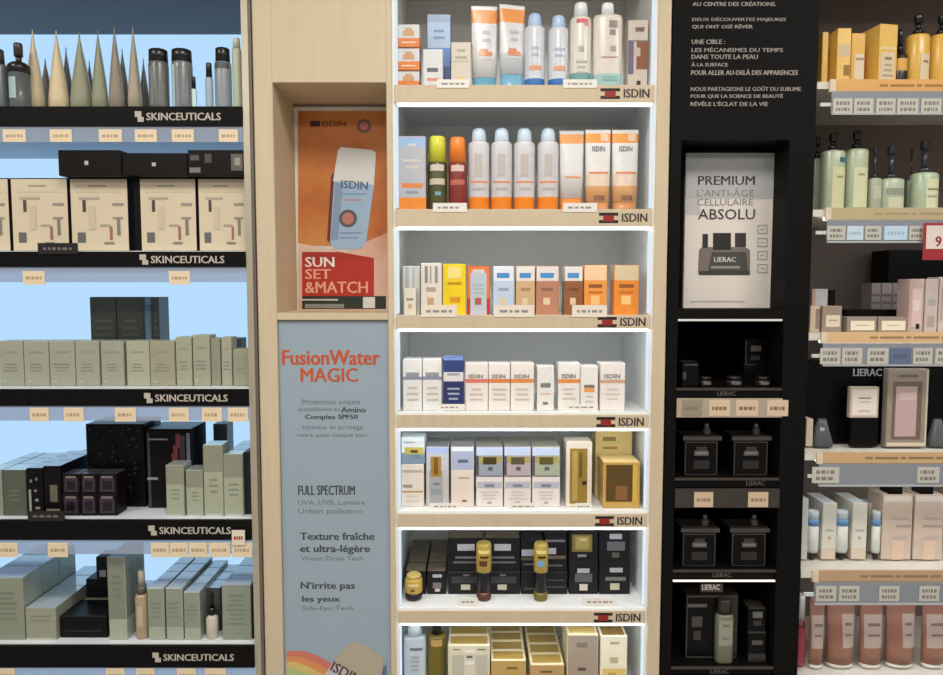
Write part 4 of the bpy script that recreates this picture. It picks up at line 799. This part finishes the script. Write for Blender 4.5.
# price tags and promo sign of the right bay
RT = [((833, 852), (854, 873), (876, 895), (897, 918), (921, 941)), ((827, 845), (865, 881), (909, 924)), ((820, 840), (842, 862), (867, 888), (913, 932), (935, 955)), ((812, 839), (917, 939)), ((816, 836), (839, 859), (879, 899), (919, 939))]
RY = [(98.5, 114), (226, 240), (348, 364), (467, 483), (586, 601)]
for i in range(5):
    for a, b in RT[i]:
        card('grey-white price tag on grey rail', a, b, RY[i][0], RY[i][1], -0.0105, ROW['R%d' % (i + 1)][2], col=(196, 194, 184), inkc=(128, 124, 118), nl=2, group='grey-white price tags')
for i, a, b, c in ((1, 847, 863, (196, 218, 232)), (1, 884, 907, (190, 216, 236)), (2, 890, 911, (98, 112, 142))):
    card('blank blue insert in grey rail', a, b, RY[i][0], RY[i][1], -0.0105, ROW['R%d' % (i + 1)][2], col=c, inkc=tuple(int(v * .85) for v in c), nl=1, name='rail_insert', cat='rail insert', group='blue rail inserts')
root = empty('promo_sign', (P(934, 260, -.02)[0], -.02, P(934, 260, -.02)[1]))
xa, za = P(923, 240, -.02)[0], P(934, 260, -.02)[1]; xb, zb = P(952, 240, -.02)[0], P(934, 223, -.02)[1]
w, h = (xb - xa), zb - za; x0 = xa - root.location.x
bx('sign_plate', x0, x0 + w, -.0015, 0, 0, h, mat((158, 46, 52), .4), root)
bx('sign_face', x0 + .006, x0 + w - .006, -.0022, -.0015, h * .3, h - .006, mat((226, 212, 204), .4), root)
mm = MB(); put_text(mm, '9', x0 + w * .40, x0 + w * .62, h * .36, h * .64, -.0026, mat((150, 40, 48), .5, noise=0), .02); mm.build('printed_mark', root)
thing(root, 'red-framed white promo sign hanging from grey rail', 'sign')

# ======================= posters and banner
# sun poster in the wooden niche
PY = 0.19
sp_ = empty('sun_care_poster', (P(341, 312, PY)[0], PY, NZ0))
def poly_obj(parent, name, build):
    m = MB(); build(m)
    o = m.build(name, parent); o.location = -Vector(parent.location); return o
xa, xb = max(P(294.5, 210, PY)[0], NX0 + .001), min(P(389, 210, PY)[0], NX1 - .002)
zt = P(330, 107, PY)[1]; zb = NZ0 + .0005
o = bx('board', xa, xb, PY, PY + .012, zb, zt, mat((226, 224, 218), .4), sp_); o.location = -sp_.location
def sand_mat(name, c0, c1, c2):
    m = bpy.data.materials.new(name); m.use_nodes = True; nt = m.node_tree; b = nt.nodes['Principled BSDF']; b.inputs['Roughness'].default_value = .5
    tc = nt.nodes.new('ShaderNodeTexCoord'); n = nt.nodes.new('ShaderNodeTexNoise'); r = nt.nodes.new('ShaderNodeValToRGB')
    n.inputs['Scale'].default_value = 7; n.inputs['Detail'].default_value = 5
    r.color_ramp.elements[0].color = rgba(c0); r.color_ramp.elements[0].position = .3; r.color_ramp.elements[1].color = rgba(c2); r.color_ramp.elements[1].position = .72
    e = r.color_ramp.elements.new(.5); e.color = rgba(c1)
    nt.links.new(tc.outputs['Object'], n.inputs['Vector']); nt.links.new(n.outputs[0], r.inputs[0]); nt.links.new(r.outputs[0], b.inputs['Base Color']); return m
SUNM = sand_mat('orange_sand_print', (178, 92, 40), (206, 124, 58), (216, 146, 82))
FLAT = lambda c: mat(c, .5, noise=0)
def bg(m):
    px_rect(m, 298, 111, 389, 246, PY - .0004, SUNM)
    px_poly(m, [(298, 312), (389, 312), (389, 232), (370, 240), (345, 252), (315, 246), (298, 243)], PY - .0006, sand_mat('pale_sand_print', (214, 150, 126), (228, 186, 164), (232, 206, 190)))
    px_rect(m, 302, 261, 374, 296, PY - .0008, FLAT((190, 48, 36)))
    px_poly(m, [(302, 296), (374, 296), (374, 258), (340, 252), (302, 252)], PY - .0007, FLAT((176, 46, 34)))
    px_rect(m, 302, 296, 386, 309, PY - .0008, FLAT((40, 50, 42)))
    px_rect(m, 363, 297, 375, 308, PY - .001, FLAT((226, 228, 224)))
    px_rect(m, 305, 304, 344, 308, PY - .001, FLAT((142, 148, 142)))
    px_rect(m, 302, 299, 338, 300.5, PY - .001, FLAT((210, 210, 204)))
poly_obj(sp_, 'printed_background', bg)
def sunb(m):
    px_poly(m, [(327, 240), (333, 247), (345, 158), (331, 176)], PY - .0011, FLAT((112, 48, 30)))
    px_poly(m, [(330, 243), (334, 249), (361, 249), (366, 243), (374, 185), (334, 180)], PY - .0013, FLAT((166, 196, 226)))
    px_poly(m, [(333, 181), (374, 185), (376, 153), (373, 150), (341, 147), (338, 150)], PY - .0015, FLAT((230, 232, 232)))
    px_poly(m, [(331, 240), (338, 240), (343, 184), (335, 182)], PY - .0016, FLAT((140, 164, 196)))
    pts = [(348 + 9 * math.cos(t * math.pi / 8), 218.5 + 9 * math.sin(t * math.pi / 8)) for t in range(16)]
    px_poly(m, pts[::-1], PY - .0017, FLAT((92, 92, 100)))
    pts = [(348 + 6 * math.cos(t * math.pi / 8), 218.5 + 6 * math.sin(t * math.pi / 8)) for t in range(16)]
    px_poly(m, pts[::-1], PY - .0019, FLAT((196, 130, 110)))
    px_text(m, 'ISDIN', 341, 368, 181, 189, PY - .0017, FLAT((84, 110, 140)), .02, -.06)
    for a, b, y, c in ((341, 366, 194, (130, 160, 196)), (344, 362, 200, (206, 150, 140)), (340, 362, 233, (120, 150, 190)), (340, 358, 238, (130, 158, 196))): px_rect(m, a, y - .7, b, y + .7, PY - .0017, FLAT(c))
poly_obj(sp_, 'printed_bottle', sunb)
poly_obj(sp_, 'lettering', lambda m: px_text(m, 'ISDIN', 322, 346, 121, 126.5, PY - .001, FLAT((96, 52, 34)), .02))
def sunt(m):
    px_rect(m, 310, 121, 320, 126.5, PY - .001, FLAT((70, 36, 30)))
    pts = [(364 + 7 * math.cos(t * math.pi / 8), 126 + 7 * math.sin(t * math.pi / 8)) for t in range(16)]; px_poly(m, pts[::-1], PY - .001, FLAT((110, 92, 90)))
    pts = [(364 + 4.5 * math.cos(t * math.pi / 8), 126 + 4.5 * math.sin(t * math.pi / 8)) for t in range(16)]; px_poly(m, pts[::-1], PY - .0012, FLAT((206, 120, 110)))
poly_obj(sp_, 'lettering', lambda m: px_text(m, 'SUN', 305, 334.5, 257, 267, PY - .0012, FLAT((244, 240, 236)), .03))
poly_obj(sp_, 'lettering', lambda m: px_text(m, 'SET', 305, 331, 269, 279, PY - .0012, FLAT((242, 178, 144)), .02))
poly_obj(sp_, 'lettering', lambda m: px_text(m, '&MATCH', 305, 368, 281.5, 293, PY - .0012, FLAT((242, 178, 144)), .02))
poly_obj(sp_, 'printed_badge', sunt)
thing(sp_, 'orange sun care poster with tilted pale blue bottle in niche', 'poster')

# blue-grey banner below the niche
BY = 0.008
bn = empty('banner', ((NX0 + NX1) / 2, BY, 0.12))
bx0, bx1 = NX0 + .001, NX1 - .001
o = bx('sheet', bx0, bx1, BY, BY + .003, 0.12, P(330, 321, BY)[1], mat((152, 169, 182), .4, noise=.02, scale=5), bn); o.location = -bn.location
RED = FLAT((196, 84, 40)); GT = FLAT((70, 74, 78)); GL = FLAT((116, 124, 128))
if True:
    y = BY - .0006
    for a, b, c, d, s, mm_, bo in ((302, 360, 399, 404.5, 'Protection solaire', GL, 0), (298, 340, 407, 412.5, 'quotidienne au', GL, 0), (341, 366, 407, 412.5, 'Amino', GT, .02), (305, 358, 414.5, 420.5, 'Complex SPF50', GT, .01), (303, 363, 425, 430.5, 'hydrate et protège', GL, 0), (297, 368, 433, 438, 'votre peau chaque jour', GL, 0),
                                   (298, 355, 485.5, 495, 'FULL SPECTRUM', GT, .02), (298, 365, 500, 505.5, 'UVA, UVB, Lumière', GL, 0), (298, 363, 508.5, 515, 'Urban pollution', GL, 0),
                                   (300, 374.5, 532.5, 540, 'Texture fraîche', GT, .02), (300, 370, 545, 554.5, 'et ultra-légère', GT, .02), (301, 363, 556, 562, 'Water Drop Tech', GL, 0),
                                   (300.5, 355, 582, 591, 'N’irrite pas', GT, .02), (302, 340, 596, 603.5, 'les yeux', GT, .02), (302, 353, 606, 611.5, 'Safe-Eye Tech', GL, 0), (282, 380, 350, 365, 'FusionWater', RED, .02), (300.5, 358, 368, 382, 'MAGIC', RED, .02)):
        poly_obj(bn, 'lettering', lambda m: px_text(m, s, a, b, c, d, y, mm_, bo))
def rb_(m):
    cols = [(206, 116, 100), (214, 142, 92), (214, 186, 112), (176, 190, 130), (198, 186, 160)]
    c0 = [(287, 651), (304, 651), (318, 656), (332, 664), (346, 676), (360, 692), (370, 712)]
    for k, c in enumerate(cols):
        o0, o1 = k * 5.5, (k + 1) * 5.5
        if k == 4: o1 = 60
        for (xa, ya), (xb, yb) in zip(c0, c0[1:]):
            s = .75
            pts = [(max(286.5, xa - o1 * s), ya + o1), (max(286.5, xb - o1 * s), yb + o1), (max(286.5, xb - o0 * s), yb + o0), (max(286.5, xa - o0 * s), ya + o0)]
            if abs(pts[0][0] - pts[1][0]) + abs(pts[2][0] - pts[3][0]) > .5: px_poly(m, pts, BY - .0006 - .00005 * k, FLAT(c))
poly_obj(bn, 'printed_rainbow', rb_)
def bb_(m):
    y = BY - .0014
    px_poly(m, [(300, 720), (352, 745), (379, 692), (384, 658), (362, 643), (352, 642), (341, 652), (318, 684)], y, FLAT((178, 168, 148)))
    px_poly(m, [(300, 720), (352, 745), (372, 700), (362, 684), (345, 668), (332, 664), (322, 678)], y - .0003, FLAT((190, 194, 190)))
    px_poly(m, [(376, 700), (386.5, 700), (386.5, 664), (383, 668), (380, 684)], y, FLAT((88, 112, 150)))
    px_text(m, 'ISDIN', 330, 362, 668, 678, y - .0006, FLAT((96, 60, 62)), .02, -.5)
poly_obj(bn, 'printed_bottle', bb_)
thing(bn, 'tall blue-grey banner with orange heading below the niche', 'banner')

# jar poster in the tower niche
QY = 0.08
jp_ = empty('jar_poster', (P(732, 306, QY)[0], QY, tz(309)))
xa, xb = P(686, 230, QY)[0] - .003, P(778, 230, QY)[0] - .003
o = bx('board', xa, xb, QY, QY + .012, tz(309) + .0005, P(730, 153, QY)[1], mat((230, 222, 212), .5, noise=.03, scale=6), jp_); o.location = -jp_.location
def jb(m):
    y = QY - .0005
    px_rect(m, 686, 153.5, 777, 199, y, mat((184, 186, 186), .5, noise=.05, scale=8))
    px_rect(m, 685, 199, 700, 215, y, mat((196, 196, 194), .5, noise=.05, scale=8))
poly_obj(jp_, 'printed_background', jb)
def icon(m, y0):
    for a, b, c, d in ((0, 0, 10, 1), (0, 8, 10, 9), (0, 0, 1, 9), (9, 0, 10, 9), (3, 4, 7, 5)): px_rect(m, 757.5 + a, y0 + b, 757.5 + c, y0 + d, QY - .001, FLAT((172, 168, 162)))
for k in range(4): poly_obj(jp_, 'printed_icon', lambda m: icon(m, 225 + 13 * k))
poly_obj(jp_, 'printed_line', lambda m: px_rect(m, 690, 301, 745, 302, QY - .001, FLAT((176, 170, 162))))
y = QY - .001; K = FLAT((58, 56, 56)); G = FLAT((132, 130, 128))
poly_obj(jp_, 'lettering', lambda m: px_text(m, 'PREMIUM', 698, 755, 176, 185, y, K, .01))
poly_obj(jp_, 'lettering', lambda m: px_text(m, 'L’ANTI-ÂGE', 697, 754, 188, 196.5, y, G, -.005))
poly_obj(jp_, 'lettering', lambda m: px_text(m, 'CELLULAIRE', 697, 753, 199, 205.5, y, G, -.005))
poly_obj(jp_, 'lettering', lambda m: px_text(m, 'ABSOLU', 698, 755, 209, 219.5, y, K, .005))
def jj(m):
    y = QY - .001
    px_poly(m, [(698, 274), (750, 274), (750, 250), (745, 247), (702, 247), (699, 250)], y, FLAT((122, 112, 104)))
    px_poly(m, [(708, 271), (748, 271), (746, 252), (712, 252)], y - .0002, FLAT((72, 70, 66)))
    px_rect(m, 699, 271, 750, 275, y - .0002, FLAT((62, 58, 54)))
    px_rect(m, 713, 233, 731, 250, y - .0002, FLAT((34, 30, 30))); px_rect(m, 702.5, 234, 708, 248, y - .0002, FLAT((44, 42, 42))); px_rect(m, 735, 233, 746, 247, y - .0002, FLAT((54, 46, 42)))
    px_text(m, 'LIERAC', 714, 736, 257, 262, y - .0005, FLAT((206, 204, 198)), .01); px_rect(m, 711, 266, 740, 268.5, y - .0005, FLAT((150, 148, 142)))
poly_obj(jp_, 'printed_jar', jj)
thing(jp_, 'white poster of a dark cream jar in the tower niche', 'poster')

# ------------------------------------------------------------------ labels: place words only where look alone does not single a thing out
from collections import defaultdict
bpy.context.view_layer.update()
grp = defaultdict(list)
for o, d, w in THINGS: grp[(d, w)].append(o)
NUM = ['', 'one', 'two', 'three', 'four', 'five', 'six', 'seven', 'eight', 'nine']
OR_ = ['', 'leftmost', 'second', 'third', 'fourth', 'fifth', 'sixth', 'seventh', 'eighth']
for (d, w), os_ in grp.items():
    os_.sort(key=lambda o: o.location.x)
    n = len(os_)
    for i, o in enumerate(os_):
        q = ''
        if n > 1 and 'ceiling' not in d:
            q = ('leftmost' if i == 0 else 'rightmost' if i == n - 1 else OR_[i + 1] + ' from left') + ', '
        o['label'] = d + (', ' + q + w if w else '') if (q or w) else d
        if '_top' in o: del o['_top']
        if 'group' not in o and 'row back' in d: o['group'] = 'cartons queued behind, ' + w
